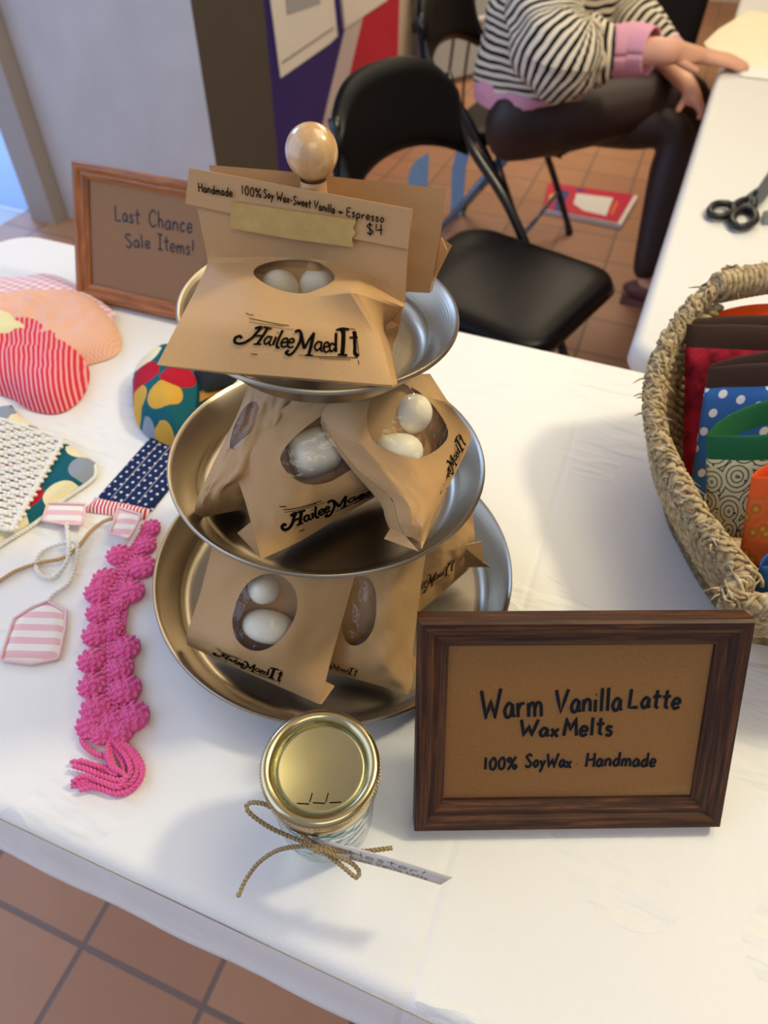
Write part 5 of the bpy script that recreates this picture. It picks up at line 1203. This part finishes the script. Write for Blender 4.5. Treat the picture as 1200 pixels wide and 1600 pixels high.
# ================================================================ FLOOR MAGAZINE, TABLE THINGS
mg = thing('magazine', 'thick red magazine with a white label box lying on the floor tiles', 'magazine', Z(920, 325, FZ+.002))
def slabz(pts, z0, z1, nm, mat, par):
    a = [Z(x, y, z1) for x, y in pts]; mb = MB(); n = len(a)
    mb.add(a+[np.array([p[0], p[1], z0]) for p in a], [list(range(n))]+[(i, i+n, (i+1) % n+n, (i+1) % n) for i in range(n)]+[list(range(2*n-1, n-1, -1))])
    return mb.build(nm, mat, par, smooth=False)
z_ = FZ
slabz([(857,286),(997,306),(971,351),(848,326)], z_+.001, z_+.019, 'pages', 'paper', mg)
cv = slabz([(857,285),(991,304),(965,348),(848,325)], z_+.0192, z_+.0205, 'cover', 'magred', mg)
for nm, mt, pts in (('label_box', 'paper', [(901,302),(958,309),(947,337),(912,329),(896,318)]), ('cover_band', 'magblue', [(874,296),(890,299),(876,331),(864,327)]), ('cover_badge', 'magyellow', [(859,304),(871,300),(866,313),(857,315)]), ('cover_print', 'magorange', [(962,314),(967,315),(958,335),(953,334)]), ('cover_mark', 'magblue', [(901,294),(914,296),(912,300),(900,298)])):
    slabz(pts, z_+.0205, z_+.0212, nm, mt, cv)
sc_ = thing('scissors', 'steel scissors with black handles lying on the white side table', 'scissors', Z(1160, 320, 0))
zz = .006
for nm, pts in (('blade', [(1166,316),(1172,300),(1185,292),(1222,238),(1224,250),(1188,312),(1178,320)]), ('blade', [(1152,318),(1170,302),(1186,306),(1240,240),(1244,248),(1190,318),(1165,326)])):
    slabz(pts, zz-.003, zz, nm, 'scissorsteel', sc_); zz += .003
def loop_handle(pts, tail):
    mb = MB(); lp = cr([Z(x, y, .009) for x, y in pts], 8, True); mb.tube(lp, .0062, 8, True); mb.tube(cr([Z(x, y, .009) for x, y in tail], 6), [.006]*0 or .0065, 8); mb.build('handle', 'handleplastic', sc_)
loop_handle([(1109,330),(1116,320),(1132,318),(1144,322),(1145,332),(1130,338),(1115,337)], [(1144,324),(1155,316),(1166,312)])
loop_handle([(1144,344),(1150,332),(1165,326),(1178,332),(1180,344),(1168,353),(1152,354)], [(1172,330),(1178,322),(1178,314)])
MB().tube([Z(1181,300,.008), Z(1181,300,.013)], .004, 10).build('pivot_screw', 'blackmetal', sc_)
slabz([(1193,330),(1230,322),(1232,338),(1196,341)], .001, .012, 'clip', 'greysteel', None); tag(bpy.data.objects['clip'], 'small grey clip beside the scissors at the right edge', 'clip')
for nm, lab, pts, h in (('tissue_paper', 'crumpled cream pattern tissue on the white side table, behind the hand', [(1100,66),(1122,45),(1165,18),(1230,30),(1240,100),(1205,110),(1150,96),(1112,82)], .014), ('tissue_paper', 'flat pale tissue sheet under the fingertips', [(1118,80),(1150,82),(1215,105),(1220,125),(1160,118),(1128,100)], .003)):
    o = pillow(nm, O2(pts, .004), h, 'cream_tissue' if h > .01 else 'paper', None, z0=.002, wrinkle=h*.8, puff=.05, step=.025, seed=3, pw=.3); tag(o, lab, 'tissue paper', 'tissue paper on the side table')
# pink and white packet behind the basket handle
o = pillow('fabric_scrap', O2([(1150,486),(1165,470),(1240,470),(1240,500),(1150,500)], .01), .006, 'gingham', None, z0=.002, puff=.01); tag(o, 'pink and white cloth lying behind the basket handle', 'fabric scrap')
tb_ = thing('tote_bag', 'tall black bag standing on the floor behind the seated person', 'bag', W(-.10, 4.75, FZ))
mb = MB(); R_ = np.array(Matrix.Rotation(T, 3, 'Z')); mb.box(W(-.10, 4.75, FZ+.36), (.26, .3, .70), R_); mb.build('bag_body', 'blacktote', tb_, mods=[BEV(.05, 4)])
for s in (-.08, .08): MB().tube(cr([W(-.16, 4.75+s, FZ+.69), W(-.14, 4.75+s, FZ+.86), W(-.06, 4.75+s, FZ+.86), W(-.04, 4.75+s, FZ+.69)], 8), .008, 6).build('bag_handle', 'blacktote', tb_)
